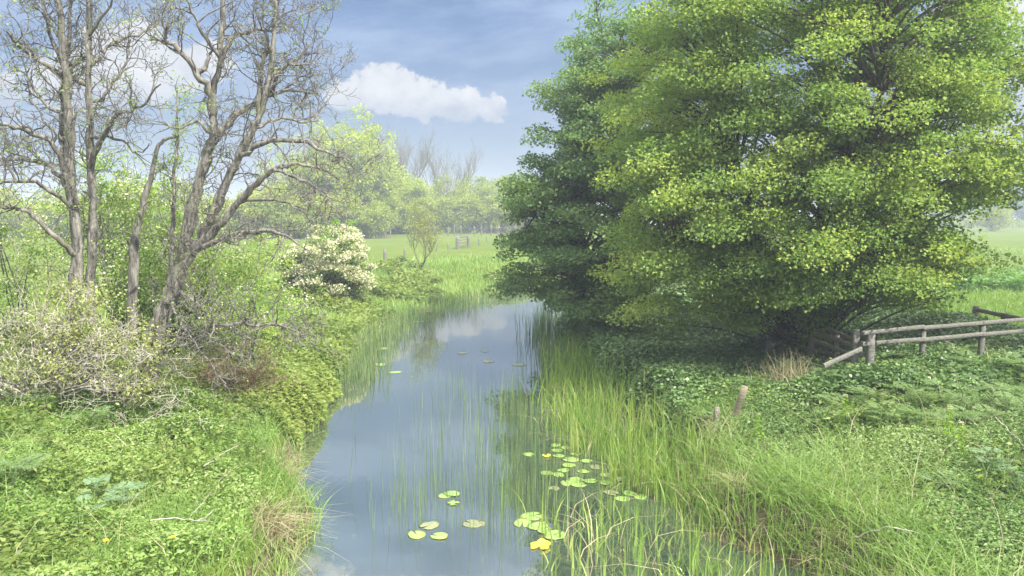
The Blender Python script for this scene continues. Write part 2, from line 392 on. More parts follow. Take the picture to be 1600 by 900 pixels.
def lump(x, y):
    return (np.sin(x * 1.7 + y * .9) * np.cos(y * 1.3 - x * .6) + .6 * np.sin(x * 3.7 - y * 2.1 + 1) * np.cos(y * 3.1 + 2)) * .5
def height(x, y, d=None):
    x = np.asarray(x, float); y = np.asarray(y, float); sh = x.shape
    if d is None: d = river_dist(x, y)
    x = x.ravel(); y = y.ravel()
    far = sst(y, 19, 30)
    near = .52 * sst(d, -.05, .45) + .38 * sst(d, .4, 4) + .4 * sst(d, 3, 12)
    farb = .22 * sst(d, -.05, .5) + .95 * sst(d, .3, 5.5) + .13 * sst(d, 5, 12)
    h = near * (1 - far) + farb * far - .03
    h = np.where(d < 0, -.03 - .7 * sst(-d, 0, 1.2), h)
    h = h + lump(x, y) * .09 * sst(d, .3, 2) * (1 - sst(y, 60, 110))
    h = h + 1.6 * sst(y, 200, 700) * (1 + .5 * np.sin(x * .01))
    return h.reshape(sh)
def hz(x, y): return float(height(np.array([x]), np.array([y]))[0])

def GR(u, v, up=0.0):
    """where the sight line of a photo point meets the ground (raised by up)"""
    d = pix(u, v); o = np.array([0, 0, CAMZ])
    t = np.linspace(4, 120, 1200); p = o + d * t[:, None]
    h = height(p[:, 0], p[:, 1]) + up; i = np.argmax(p[:, 2] <= h); return p[i]
def axis(segs):
    out = []
    for a, b, st in segs: out += list(np.arange(a, b, st))
    return np.array(out)
xs = np.concatenate([-np.geomspace(1500, 14, 40), axis([(-14, 14, .17)]), np.geomspace(14, 1500, 40)])
ys = np.concatenate([axis([(-30, 3, 3), (3, 45, .2), (45, 70, 1)]), np.geomspace(70, 2500, 60)])
X, Y = np.meshgrid(xs, ys); dd_ = river_dist(X, Y); Z = height(X, Y, dd_)
mb = MB(); nx, ny = len(xs), len(ys)
i = np.arange(ny - 1)[:, None] * nx + np.arange(nx - 1)[None]
mb.add(np.stack([X.ravel(), Y.ravel(), Z.ravel()], 1), np.stack([i, i + 1, i + nx + 1, i + nx], -1).reshape(-1, 4), .5)
bare = 1 - sst(dd_, .1, .45)
bare = np.maximum(bare, .52 * ((X.ravel() < 0) & (Y.ravel() < 22) & (dd_ > .5)) * sst(22 - Y.ravel(), 0, 4))
bare = np.maximum(bare, .55 * ((X.ravel() > 0) & (Y.ravel() < 24) & (X.ravel() < 12)) * sst(24 - Y.ravel(), 0, 3))
gobj = mb.build('ground', M['ground'], smooth=True, extra={'bare': bare}); gobj['kind'] = 'structure'
# water sheet follows the river outline
mb = MB(); n = 140
def resample(P, n):
    s = np.concatenate([[0], np.cumsum(np.linalg.norm(np.diff(P, axis=0), axis=1))]); t = np.linspace(0, s[-1], n)
    return np.stack([np.interp(t, s, P[:, 0]), np.interp(t, s, P[:, 1])], 1)
a = resample(LBs, n); b = resample(RBs, n); dv = b - a; un = dv / np.linalg.norm(dv, axis=1, keepdims=True)
a = a - un * .35; b = b + un * .35
v = np.concatenate([np.c_[a, np.zeros(n)], np.c_[b, np.zeros(n)]]); k = np.arange(n - 1)
mb.add(v, np.stack([k, k + n, k + n + 1, k + 1], 1), .5)
wobj = mb.build('water', M['water']); wobj['kind'] = 'structure'

# ------------------------------------------------------------------ trees
def side_twigs(polys, mb, n_per_m, length, rad, levels=2, up=.25, crook=.5, sides=3, tips=None, taper_from=.3, spread=1.0):
    """crooked twigs off a list of (points, radii); recursive"""
    new = []
    for P, r in polys:
        seg = np.linalg.norm(np.diff(P, axis=0), axis=1); s = np.concatenate([[0], np.cumsum(seg)]); tot = s[-1]
        k = rng.poisson(n_per_m * tot)
        for _ in range(k):
            t = tot * (taper_from + (1 - taper_from) * rng.random() ** .8)
            p = np.array([np.interp(t, s, P[:, c]) for c in range(3)]); rr = np.interp(t, s, r)
            T = unit(P[min(len(P) - 1, np.searchsorted(s, t))] - P[max(0, np.searchsorted(s, t) - 1)])
            q = rng.normal(size=3); q = unit(q - T * (q @ T))
            d = unit(T * rng.uniform(.2, .9) + q * spread + np.array([0, 0, up]))
            L = length * rng.uniform(.45, 1.35); m = 6; pts = [p]
            for j in range(m - 1):
                d = unit(d + rng.normal(0, crook, 3) * .55 + np.array([0, 0, up * .12])); pts.append(pts[-1] + d * L / (m - 1))
            pts = np.array(pts); r0 = min(rad, rr * .75); rad_ = np.maximum(r0 * np.linspace(1, .35, m), .0042)
            new.append((pts, rad_)); tube(mb, pts, rad_, sides)
            if tips is not None: tips.append((pts[-1], d)); tips.append((pts[3], d))
    if levels > 1: new = new + side_twigs(new, mb, n_per_m * 1.35, length * .5, rad * .6, levels - 1, up, crook, 3, tips, .2, spread)
    return new

def pxline(pts, y0, dy=0.0, wob=.0, k=5):
    """a limb given by where it runs, growing dy metres nearer or farther along its length"""
    n = len(pts); P = [PY(u, v, y0 + dy * i / (n - 1)) for i, (u, v) in enumerate(pts)]
    return smooth_line(P, k, wob)

def clump_leaves(mb, C, R_, n, size, tint0, flat=.35, outward=None, tvar=.22, up=.9, wratio=.8, nrough=.45):
    """n leaves in a flattened spray round C"""
    q = rng.normal(size=(n, 3)); q = unit(q) * (rng.random((n, 1)) ** .45)
    P = q * R_; P[:, 2] *= flat
    if outward is not None:      # the spray droops at its outer end
        s = P @ outward; P[:, 2] -= .22 * np.maximum(s, 0) ** 1.5
    N = rng.normal(0, nrough, (n, 3)); N[:, 2] += up
    D = rng.normal(size=(n, 3)) + (0 if outward is None else outward * .8); D[:, 2] -= .35
    L = size * rng.uniform(.65, 1.25, n)
    leaves(mb, C + P, D, unit(N), L, L * wratio, np.clip(tint0 + rng.normal(0, tvar, n), 0, 1))

def crown_points(lobes, n, inner=.5):
    """points through the outer part of a union of ellipsoid lobes (c, r)"""
    out = []; vol = np.array([np.prod(r) ** .67 for c, r in lobes]); vol /= vol.sum()
    while len(out) < n:
        i = rng.choice(len(lobes), p=vol); c, r = np.array(lobes[i][0], float), np.array(lobes[i][1], float)
        q = unit(rng.normal(size=3)); rad = 1 - (1 - inner) * rng.random() ** 1.3
        ph = q @ np.array([3.1, 2.3, 4.2]); rad *= 1 + .13 * np.sin(ph * 2.3 + i) * np.cos(q[0] * 5 - q[2] * 4 + i)
        p = c + q * r * rad
        deep = any((((p - np.array(c2)) / np.array(r2)) ** 2).sum() < inner ** 2 * .8 for j, (c2, r2) in enumerate(lobes) if j != i)
        if deep and rng.random() < .8: continue
        out.append((p, unit(q * r)))
    return out

def limb_to(mb, skel, p, r0=.05, sag=.0, sides=5):
    """a curved branch from the nearest sensible place on the skeleton out to p"""
    S = np.concatenate([P for P, r in skel]); Rr = np.concatenate([r for P, r in skel])
    dz = p[2] - S[:, 2]; h = np.linalg.norm(S[:, :2] - p[:2], axis=1)
    cost = np.abs(dz - .55 * h) + .35 * h; i = int(np.argmin(cost + rng.random(len(S)) * .5))
    a = S[i]; L = np.linalg.norm(p - a); mid = a * .5 + p * .5 + np.array([0, 0, .12 * L - sag]) + rng.normal(0, .05 * L, 3)
    P = smooth_line([a, mid, p], 5); rr = min(r0, Rr[i] * .7) * np.linspace(1, .25, len(P))
    tube(mb, P, rr, sides); return P, rr

def leafy_tree(name, label, cat, base, trunks, lobes, leafm, barkm, nclump, crad, nleaf, lsize, group=None, inner=.5, flat=.38,
               lr=.05, tint=(.3, .6), trunk_sides=9, bare_twigs=0, wratio=.8, up=.9, tvar=.2, side_tint=None, zmin=None):
    t = thing(name, label, cat, base, group); tr = MB(); br = MB(); lf = MB(); skel = []
    for P, r in trunks:
        tube(tr, P, r, trunk_sides, bumpy=.12); skel.append((P, np.broadcast_to(np.asarray(r, float), (len(P),))))
    sub = []
    for (p, q) in crown_points(lobes, nclump, inner):
        if zmin is not None and p[2] < zmin(p): continue
        P, rr = limb_to(br, skel, p, lr); sub.append((P, rr))
        rad = crad * rng.uniform(.6, 1.3); tt = rng.uniform(*tint)
        if side_tint: tt += side_tint(p)
        clump_leaves(lf, p, rad, int(nleaf * (rad / crad) ** 2 * rng.uniform(.7, 1.2)), lsize, tt, flat, q * np.array([1, 1, .2]), tvar, up, wratio)
        # a second small spray half way along the branch
        if rng.random() < .6: clump_leaves(lf, P[-4] + rng.normal(0, .1 * crad, 3), rad * .6, int(nleaf * .3), lsize, tt, flat, q, tvar, up, wratio)
    if bare_twigs: side_twigs(sub, br, bare_twigs, crad * .9, lr * .35, 1, .2, .4)
    tr.build('trunk', M[barkm], t, True); br.build('branches', M[barkm], t, True); lf.build('crown', M[leafm], t)
    return t

# ---- field maple with the bright crown, the darker maple behind it, the ash and a tree at the edge
def taper(P, a, b): return np.linspace(a, b, len(P))
bx, by = 6.7, 16.6; bz = hz(bx, by)
def trunkline(pts, k=5): return smooth_line(np.array(pts, float), k)
tr_ = []
for off in [[(0, 0, -.3), (.1, 0, 1.2), (.25, .1, 3), (.3, .3, 5.5), (.2, .2, 8.5), (.4, .3, 11)],
            [(-.15, .1, -.2), (-.5, .2, 1.3), (-1.3, .3, 3), (-2.1, .2, 5.5), (-2.6, .1, 8.5)],
            [(.2, 0, -.2), (.5, -.1, 1.2), (1.3, -.2, 3.2), (2.3, -.1, 5.6), (3.1, .2, 8)],
            [(0, -.2, -.2), (.1, -.6, 1.4), (.1, -1.5, 3.2), (.3, -2.3, 5.4), (.2, -2.6, 7.5)],
            [(.1, .2, 0), (.1, .9, 1.6), (.2, 1.9, 3.5), (0, 2.6, 6)],
            [(-.2, -.1, .2), (-1.1, -.5, 1.4), (-2.4, -.9, 2.3), (-3.6, -1.2, 2.6)],
            [(.2, -.1, .4), (.9, -.4, 1.8), (1.7, -.6, 3.0), (2.2, -.6, 4.2)]]:
    P = trunkline([(bx + x, by + y, bz + z) for x, y, z in off]); tr_.append((P, taper(P, .13, .03)))
MAPLE_LOBES = [((7.6, 14.3, 7.3), (1.9, 1.5, 1.8)), ((6.2, 15.2, 4.6), (3.2, 2.6, 2.6)), ((6.6, 15.0, 2.6), (3.4, 2.0, 1.2)), ((4.2, 15.4, 4.9), (2.3, 2.4, 2.2)), ((8.2, 15.2, 5.6), (2.2, 2.0, 2.2)), ((5.6, 15.2, 8.4), (2.6, 2.4, 2.2)), ((7.8, 15.6, 8.6), (2.4, 2.4, 2.2)), ((6.3, 16.4, 6.3), (4.1, 3.9, 4.2)), ((5.0, 15.6, 3.9), (3.0, 3.0, 2.1)), ((8.1, 16.0, 4.2), (2.3, 2.6, 1.9)), ((6.6, 14.9, 3.4), (2.6, 2.2, 1.7)),
               ((8.9, 16.4, 7.4), (2.1, 2.4, 1.9)), ((4.3, 16.6, 7.2), (2.6, 2.8, 2.3)), ((6.5, 16.5, 10.0), (3.5, 3.3, 2.2)), ((7.2, 14.4, 5.9), (2.0, 1.8, 1.6)), ((5.2, 14.6, 6.6), (1.8, 1.6, 1.5)),
               ((9.7, 16.0, 4.9), (1.1, 1.4, .6)), ((4.0, 16.0, 2.6), (1.9, 2.0, 1.2)), ((8.4, 15.2, 2.7), (1.9, 1.7, .9))]
leafy_tree('maple_tree', 'broad maple with a bright yellow-green crown rising above the wooden rail fence', 'tree', (bx, by, bz), tr_, MAPLE_LOBES,
           'maple', 'bark', 1000, .55, 290, .063, flat=.45, inner=.5, lr=.034, tint=(.08, .55), tvar=.13, up=.75, wratio=.95,
           zmin=lambda p: 1.5 + .17 * (15 - p[1]) + .16 * max(0, p[0] - 6.8) + (.75 if p[0] > 5.1 and p[1] < 15.4 else 0))
bx, by = 3.9, 23.4; bz = hz(bx, by); tr_ = []
for off in [[(0, 0, -.3), (-.2, 0, 2), (-.4, .2, 4.5), (-.3, .3, 8)], [(-.2, 0, 0), (-1, -.3, 1.6), (-2.1, -.4, 2.8), (-3.2, -.5, 3.4)], [(-.1, -.2, 0), (-.8, -.8, 1.4), (-1.6, -1.8, 2.3)], [(.2, 0, 0), (.7, .2, 2.5), (1.3, .3, 6)]]:
    P = trunkline([(bx + x, by + y, bz + z) for x, y, z in off]); tr_.append((P, taper(P, .2, .05)))
DARK_LOBES = [((2.5, 23, 3.3), (2.75, 2.9, 2.6)), ((1.2, 23, 4.0), (1.5, 1.7, 1.3)), ((3.2, 23.4, 6.6), (2.5, 2.8, 2.7)), ((2.3, 22.6, 6.2), (1.5, 1.8, 1.7)), ((3.6, 23.5, 8.6), (1.9, 2.2, 1.8)),
              ((1.1, 22.4, 2.4), (1.5, 1.6, 1.3)), ((2.6, 21.0, 2.2), (1.7, 1.6, 1.4)), ((4.4, 22, 4.4), (2.2, 2.2, 2.6)), ((.75, 23.1, 5.0), (.9, 1, .7))]
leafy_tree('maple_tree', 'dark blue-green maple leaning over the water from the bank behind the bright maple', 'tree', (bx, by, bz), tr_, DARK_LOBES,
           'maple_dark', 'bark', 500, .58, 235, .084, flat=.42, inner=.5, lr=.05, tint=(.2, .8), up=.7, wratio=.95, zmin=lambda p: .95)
bx, by = 4.6, 27.0; bz = hz(bx, by)
P1 = trunkline([(bx, by, bz - .2), (bx - .4, by, bz + 4), (bx - 1.1, by, bz + 8), (bx - 1.6, by, bz + 10.5)])
P2 = trunkline([(bx - .3, by, bz + 5), (bx - 1.3, by, bz + 7.2), (bx - 1.9, by, bz + 9.2)])
leafy_tree('ash_tree', 'slender young ash with loose pale feathery leaves showing above the dark maple', 'tree', (bx, by, bz), [(P1, taper(P1, .13, .03)), (P2, taper(P2, .07, .02))],
           [((2.9, 27, 9.0), (1.5, 1.3, 2.0)), ((2.2, 27, 8.9), (.9, .9, 1.1)), ((3.5, 27, 10.8), (1.3, 1.3, 1.4))], 'ash', 'bark', 95, .36, 40, .13, flat=.8, inner=.3, lr=.02, up=.4, wratio=.5)
bx, by = 13.2, 14.2; bz = hz(bx, by)
P1 = trunkline([(bx, by, bz - .2), (bx - .1, by, bz + 3), (bx - .3, by, bz + 6), (bx - .2, by, bz + 9)])
P2 = trunkline([(bx, by, bz + 2.6), (bx - 1.2, by + .2, bz + 4.6), (bx - 2.5, by + .3, bz + 5.6)])
leafy_tree('lime_tree', 'dark overhanging tree whose leafy branch ends reach in beside the bright maple', 'tree', (bx, by, bz), [(P1, taper(P1, .2, .06)), (P2, taper(P2, .08, .03))],
           [((11.8, 14.4, 7.0), (1.9, 1.8, 1.3)), ((13.4, 14.2, 8.4), (2.4, 2.4, 2.0)), ((13.6, 14, 6), (2.0, 2, 1.6))], 'maple', 'bark', 130, .5, 90, .11, flat=.5, tint=(.0, .3))

# ---- the two dead riverside trees
def dead_tree(name, label, base, trunks, limbs, leafy, twig, y0):
    t = thing(name, label, 'tree', base); tr = MB(); br = MB(); lf = MB(); polys = []; tips = []
    for pts, r0, r1, dy, yy in trunks:
        P = pxline(pts, yy, dy, .012, 6); r = .66 * taper(P, r0, r1) * (1 + .08 * np.sin(np.arange(len(P)) * 1.3)); tube(tr, P, r, 12, bumpy=.22); polys.append((P, r))
    for pts, r0, r1, dy in limbs:
        S = np.concatenate([q for q, _ in polys]); c_ = S - np.array([0, 0, CAMZ]); dep = c_[:, 1] * cos(PITCH) - c_[:, 2] * sin(PITCH)
        uu = 800 + F * c_[:, 0] / dep; vv = 450 - F * (c_[:, 1] * sin(PITCH) + c_[:, 2] * cos(PITCH)) / dep
        i_ = np.argmin((uu - pts[0][0]) ** 2 + (vv - pts[0][1]) ** 2); pts = [(uu[i_], vv[i_])] + list(pts[1:]) if math.hypot(uu[i_] - pts[0][0], vv[i_] - pts[0][1]) < 25 else pts
        P = pxline(pts, S[i_][1], dy, .018, 4); r = taper(P, r0, r1); tube(br, P, r, 7, bumpy=.15); polys.append((P, r))
    for a in twig:
        side_twigs(polys, br, *a[:3], levels=a[3], up=a[4], crook=a[5], tips=tips, taper_from=a[6], spread=1.0)
    n = len(tips); keep = [tips[i] for i in rng.permutation(n)[:int(n * leafy)]]
    for p, d in keep:
        if p[2] > 1.2: clump_leaves(lf, p, .13, 5, .05, rng.uniform(.3, .9), .8, None, .2, .5, .7)
    tr.build('trunk', M['dead_wood'], t, True); br.build('branches', M['dead_wood'], t, True); lf.build('crown', M['hawthorn'], t)
    return t
Y1 = 13.0
dead_tree('dead_tree', 'upright half-dead tree with two grey trunks and bare twigs beside the leaning tree', PZ(135, 612, .95),
    [([(122, 640), (120, 560), (118, 480), (122, 400), (112, 300), (108, 200), (104, 120), (96, 40), (90, -60), (84, -150)], .2, .045, .1, Y1),
     ([(150, 640), (146, 560), (141, 450), (145, 330), (141, 250), (139, 150), (140, 60), (138, -40), (140, -140)], .14, .05, -.2, Y1 + .35),
     ([(120, 320), (100, 250), (96, 180), (104, 90), (112, 0), (118, -80)], .07, .03, .6, Y1)],
    [([(114, 293), (85, 230), (40, 205), (0, 193), (-60, 190)], .05, .02, -1.2), ([(93, 127), (52, 86), (27, 69), (10, 52)], .045, .015, -.9),
     ([(124, 127), (107, 114), (79, 52), (69, 0), (60, -50)], .05, .02, .8), ([(131, 265), (155, 220), (186, 176), (220, 165), (248, 127)], .055, .012, -.8),
     ([(145, 107), (179, 69), (224, 52), (251, 34)], .035, .01, .9), ([(110, 300), (79, 262), (34, 248), (0, 251), (-40, 256)], .05, .015, 1.2),
     ([(112, 330), (69, 289), (20, 283), (-30, 275)], .04, .015, -1.5), ([(118, 400), (90, 372), (40, 330), (0, 322), (-50, 318)], .06, .015, -1.0),
     ([(104, 190), (70, 160), (40, 120), (14, 95)], .035, .01, 1.0), ([(140, 170), (170, 140), (196, 100), (205, 60)], .035, .01, .5), ([(139, 60), (165, 20), (190, -20), (215, -50)], .03, .01, -.6),
     ([(100, 70), (70, 20), (50, -20)], .03, .01, .6), ([(141, 210), (180, 215), (215, 238), (235, 225)], .03, .008, -.6), ([(108, 230), (76, 196), (50, 160), (46, 120)], .03, .008, .4)],
    .05, [(4.2, .8, .016, 3, .3, .62, .2), (3.5, .5, .01, 2, .3, .7, .2)], Y1)
Y2 = 12.6
dead_tree('dead_tree', 'grey dead tree leaning towards the river with gnarled bare boughs', PZ(225, 612, .95),
    [([(196, 640), (224, 572), (246, 510), (262, 470), (280, 432), (288, 390), (300, 330), (312, 280), (326, 235), (333, 207), (331, 162), (343, 103), (347, 34), (350, -40)], .23, .045, .2, Y2),
     ([(232, 600), (250, 530), (268, 465), (288, 408), (318, 366), (342, 312), (364, 262), (392, 207), (411, 165), (424, 95), (430, 20), (436, -40)], .18, .035, .5, Y2 - .25),
     ([(262, 470), (300, 396), (334, 362), (372, 318), (402, 285), (424, 270), (448, 258), (490, 260), (532, 282)], .12, .02, -.7, Y2 - .1)],
    [([(333, 175), (328, 150), (310, 117), (276, 76), (258, 62), (262, 38)], .075, .02, -.5), ([(310, 117), (322, 100), (328, 82)], .05, .02, .1),
     ([(334, 214), (365, 186), (396, 162), (448, 141), (500, 148)], .07, .015, .7), ([(405, 175), (407, 107), (420, 69), (403, 31)], .05, .02, .4),
     ([(365, 255), (407, 224), (476, 224), (510, 238), (548, 248)], .05, .012, -.9), ([(312, 400), (348, 372), (400, 362), (448, 368), (482, 394)], .06, .012, -1.2),
     ([(345, 103), (362, 60), (395, 48), (430, 44), (446, 12)], .04, .012, .6), ([(344, 90), (318, 50), (300, 15), (282, -10)], .035, .012, -.6),
     ([(415, 150), (440, 110), (470, 85), (492, 60)], .035, .01, .3), ([(420, 120), (450, 100), (484, 100), (506, 66)], .03, .008, .8), ([(396, 200), (440, 185), (478, 190), (508, 165)], .035, .01, .6),
     ([(440, 143), (470, 122), (500, 118)], .025, .008, .5), ([(333, 207), (300, 190), (280, 200), (250, 190)], .03, .008, -.4),
     ([(268, 470), (284, 455), (320, 485), (332, 502), (330, 536)], .035, .012, -.9), ([(236, 472), (262, 472), (280, 500), (304, 536), (352, 600)], .03, .008, -1.3),
     ([(262, 552), (304, 536), (332, 510), (392, 508), (452, 512), (500, 548)], .04, .01, -1.0), ([(430, 270), (470, 280), (505, 300), (520, 330)], .03, .008, -.3), ([(372, 318), (420, 310), (460, 322), (490, 350)], .03, .008, -.5)],
    .02, [(4.4, .78, .016, 3, .25, .62, .2), (4, .5, .01, 2, .25, .7, .2)], Y2)
t = thing('slim_tree', 'thin crooked bare trunk standing between the two dead trees', 'tree', PZ(212, 470, .95)); a = MB(); b = MB(); c = MB(); tips = []
P = pxline([(205, 520), (208, 424), (209, 380), (218, 340), (228, 300), (237, 275), (248, 227), (274, 212)], 14.2, .3, .01); r = taper(P, .1, .025); tube(a, P, r, 9, bumpy=.15)
P2_ = pxline([(262, 470), (268, 380), (272, 306), (272, 265), (278, 213), (275, 140)], 14.6, .2, .01); r2 = taper(P2_, .06, .012); tube(a, P2_, r2, 7, bumpy=.1)
side_twigs([(P, r), (P2_, r2)], b, 4, .55, .013, 3, .4, .5, tips=tips)
for p, d in tips:
    if rng.random() < .35: clump_leaves(c, p, .16, 6, .055, rng.uniform(.4, .9), .8, None, .2, .5, .7)
a.build('trunk', M['dead_wood'], t, True); b.build('branches', M['dead_wood'], t, True); c.build('crown', M['hawthorn'], t)

# root plate / old stump at the foot of the dead trees
mb = MB()
for pts, r0, r1, dy in [([(180, 640), (160, 600), (120, 575), (108, 600), (100, 640)], .12, .1, .2), ([(215, 640), (200, 610), (180, 600), (150, 622), (130, 645)], .1, .12, -.4), ([(200, 650), (190, 625), (160, 640)], .12, .1, -.3)]:
    P = pxline(pts, 12.1, dy, .01); tube(mb, P, taper(P, r0, r1), 9, bumpy=.2)
tag(mb.build('stump', M['stump_wood'], smooth=True), 'old twisted brown root stump at the foot of the two dead trees', 'stump')

# ---- bushes
def bush(name, label, lobes, leafm, n, crad, nleaf, lsize, twigm='bark', blossom=None, nb=0, bsize=.05, base=None, tint=(.25, .7), stems=7, group=None, inner=.35, flat=.55, twigs=0, wratio=.75):
    c0 = np.array(lobes[0][0]); z = hz(c0[0], c0[1]); t = thing(name, label, 'bush' if name != 'hedge' else 'hedge', (c0[0], c0[1], z), group)
    br = MB(); lf = MB(); bl = MB(); sub = []
    for (p, q) in crown_points(lobes, n, inner):
        if p[2] < z + .05: p[2] = z + .05 + rng.random() * .3
        if rng.random() < stems / 10:
            st = np.array([c0[0], c0[1], z]) + rng.normal(0, .12, 3) * np.array([c0[0] * 0 + 2.5 * lobes[0][1][0], 1.5, 0]) * .4
            P = smooth_line([st, st * .45 + p * .55 + rng.normal(0, .12, 3) + np.array([0, 0, .1]), p], 4); rr = taper(P, .025, .006); tube(br, P, rr, 4); sub.append((P, rr))
        rad = crad * rng.uniform(.6, 1.3)
        clump_leaves(lf, p, rad, int(nleaf * rng.uniform(.6, 1.3)), lsize, rng.uniform(*tint), flat, q * np.array([1, 1, .3]), .2, .7, wratio)
        if blossom and rng.random() < blossom: clump_leaves(bl, p + q * rad * .3 + np.array([0, 0, .05]), rad * .9, int(nb * rng.uniform(.5, 1.4)), bsize, rng.uniform(.2, .8), flat, q * .5, .25, .8, 1.0)
    if twigs: side_twigs(sub, br, twigs, .35, .007, 2, .2, .5)
    br.build('stems', M[twigm], t, True); lf.build('crown', M[leafm], t)
    if bl.n: bl.build('blossom', M['blossom' if name != 'hawthorn_bush' else 'cream'], t)
    return t
def L_(u, v, y, r): return (tuple(PY(u, v, y)), r)
bush('may_bush', 'rounded bush smothered in white blossom on the left bank', [L_(512, 405, 28, (1.35, 1.2, .95)), L_(470, 412, 27.4, (.8, .8, .65)), L_(555, 415, 28.2, (.8, .8, .75)), L_(525, 375, 28.6, (.9, .8, .5)), L_(505, 436, 27.4, (1.2, .8, .6)), L_(545, 442, 27.6, (.8, .7, .5)), L_(480, 430, 27.4, (.8, .7, .5))],
     'hawthorn', 260, .34, 50, .075, blossom=.72, nb=110, bsize=.08, stems=3, tint=(.0, .4), inner=.55)
bush('shrub', 'yellow-green leafy shrub just behind the white blossoming bush', [L_(530, 372, 31, (1.0, .8, .8)), L_(550, 366, 31, (.5, .5, .5)), L_(510, 375, 30.8, (.6, .5, .8))], 'lime', 60, .28, 36, .1)
haws = [('pale-flowered hawthorn thicket behind the upright dead tree at the picture edge', [L_(30, 400, 16.5, (1.7, 1.1, 1.2)), L_(85, 370, 17.5, (1.1, 1, 1.2)), L_(-40, 360, 16, (1.3, 1, 1.3)), L_(20, 480, 15.5, (1.5, .9, .9))], .35),
        ('dense green hawthorn filling the gap between the upright dead tree and the slim trunk', [L_(185, 380, 16.5, (1.1, 1, 1.4)), L_(165, 300, 17, (.8, .9, 1.0)), L_(215, 450, 15.8, (1.0, .8, .9)), L_(205, 330, 17.5, (.8, .8, .9))], .4),
        ('leafy hawthorn showing behind the leaning dead trunk', [L_(275, 360, 17, (1.0, .9, 1.3)), L_(262, 440, 16, (.9, .8, .9)), L_(330, 420, 17, (.8, .8, .9))], .3),
        ('low hawthorn with white flower sprays under the leaning boughs near the river', [L_(385, 440, 16, (1.0, .8, 1.0)), L_(360, 500, 15, (.9, .7, .7)), L_(425, 480, 15.2, (.7, .6, .7)), L_(420, 400, 17, (.7, .7, .6))], .25)]
for lab, lobes, bl in haws:
    bush('hawthorn_bush', lab, lobes, 'hawthorn', 290 if 'low' not in lab else 140, .34, 42, .06, blossom=bl * .8, nb=16, bsize=.045, twigs=2.5, inner=.2, tint=(.2, 1.0), stems=1.2, twigm='dead_wood')
# low leafy growth round the dead tree feet
bush('hawthorn_bush', 'sprawling pale-green hawthorn scrub in front of the upright dead tree', [L_(60, 520, 12, (1.1, .6, .5)), L_(140, 520, 12, (.8, .5, .5)), L_(205, 545, 11.7, (.7, .5, .45)), L_(120, 455, 12.4, (.8, .5, .4)), L_(30, 575, 11.4, (.9, .4, .35)), L_(110, 580, 11.3, (.7, .4, .3)), L_(-60, 560, 11.5, (1, .5, .5)), L_(215, 590, 11.2, (.5, .3, .35))],
     'scrub', 270, .3, 26, .05, twigm='pale_twig', blossom=.12, nb=8, bsize=.04, twigs=3.2, tint=(.4, .95), inner=.2, stems=3)

def thicket(name, label, boxes, n, L, rad, mat, up=.5, crook=.7):
    c = np.mean([b[0] for b in boxes], 0); t = MB(); polys = []
    for k in range(n):
        c_, r_ = boxes[rng.integers(len(boxes))]; p = np.array(c_) + rng.uniform(-1, 1, 3) * np.array(r_); p[2] = hz(p[0], p[1]) + max(0, (p[2] - hz(p[0], p[1]))) * rng.random()
        d = unit(rng.normal(0, .6, 3) + np.array([0, 0, up])); pts = [p]
        for j in range(6): d = unit(d + rng.normal(0, crook * .5, 3)); pts.append(pts[-1] + d * L * rng.uniform(.6, 1.2) / 6)
        pts = np.array(pts); rr = taper(pts, rad, rad * .4); tube(t, pts, rr, 3); polys.append((pts, rr))
    side_twigs(polys, t, 5, L * .4, rad * .6, 2, .1, .7, tips=None)
    return t
t = thicket('', '', [(PY(60, 520, 11.7), (1.1, .5, .8)), (PY(-10, 480, 11.5), (.9, .5, 1.1)), (PY(150, 540, 11.6), (.9, .4, .55)), (PY(60, 560, 11.4), (1.4, .3, .5))], 85, .8, .006, None)
tag(t.build('dry_thicket', M['pale_twig'], smooth=True), 'tangle of pale dry twigs in front of the upright dead tree', 'thicket')
t = thicket('', '', [(PY(235, 590, 10.9), (.3, .3, .3)), (PY(230, 560, 10.9), (.3, .3, .5))], 22, .85, .007, None)
tag(t.build('dead_sapling', M['pale_twig'], smooth=True), 'bleached dead sapling with bare twigs in front of the leaning tree', 'sapling')
t = thicket('', '', [(PY(375, 575, 13.6), (.5, .4, .35)), (PY(345, 570, 13.4), (.5, .4, .3)), (PY(400, 600, 13.4), (.35, .3, .25))], 300, .6, .006, None, up=.1)
tag(t.build('dead_bush', M['brown_twig'], smooth=True), 'brown dead bush of dense dry twigs near the left waterline', 'bush')

# young willow on the far bank
pb = PZ(655, 446, .25); t = thing('willow_sapling', 'wispy young willow with a bent thin trunk at the far bend of the river', 'tree', pb); a = MB(); b = MB(); c = MB(); tips = []
yb = pb[1]
P = pxline([(655, 450), (657, 425), (663, 408), (665, 388), (660, 368), (658, 345)], yb, .2, .01); r = taper(P, .07, .015); tube(a, P, r, 7)
Q = pxline([(661, 412), (668, 400), (676, 390), (680, 378)], yb, -.3, .01); r2 = taper(Q, .035, .01); tube(a, Q, r2, 5)
Q3 = pxline([(658, 420), (650, 400), (645, 380), (640, 362)], yb, .4, .01); r3 = taper(Q3, .035, .01); tube(a, Q3, r3, 5)
side_twigs([(P, r), (Q, r2), (Q3, r3)], b, 5, 1.3, .014, 2, .9, .3, tips=tips, taper_from=.35)
for p, d in tips: clump_leaves(c, p, .22, 3, .09, rng.uniform(.1, .7), 1.0, None, .2, .3, .35)
a.build('trunk', M['bark_far'], t, True); b.build('branches', M['bark_far'], t, True); c.build('crown', M['hedge'], t)

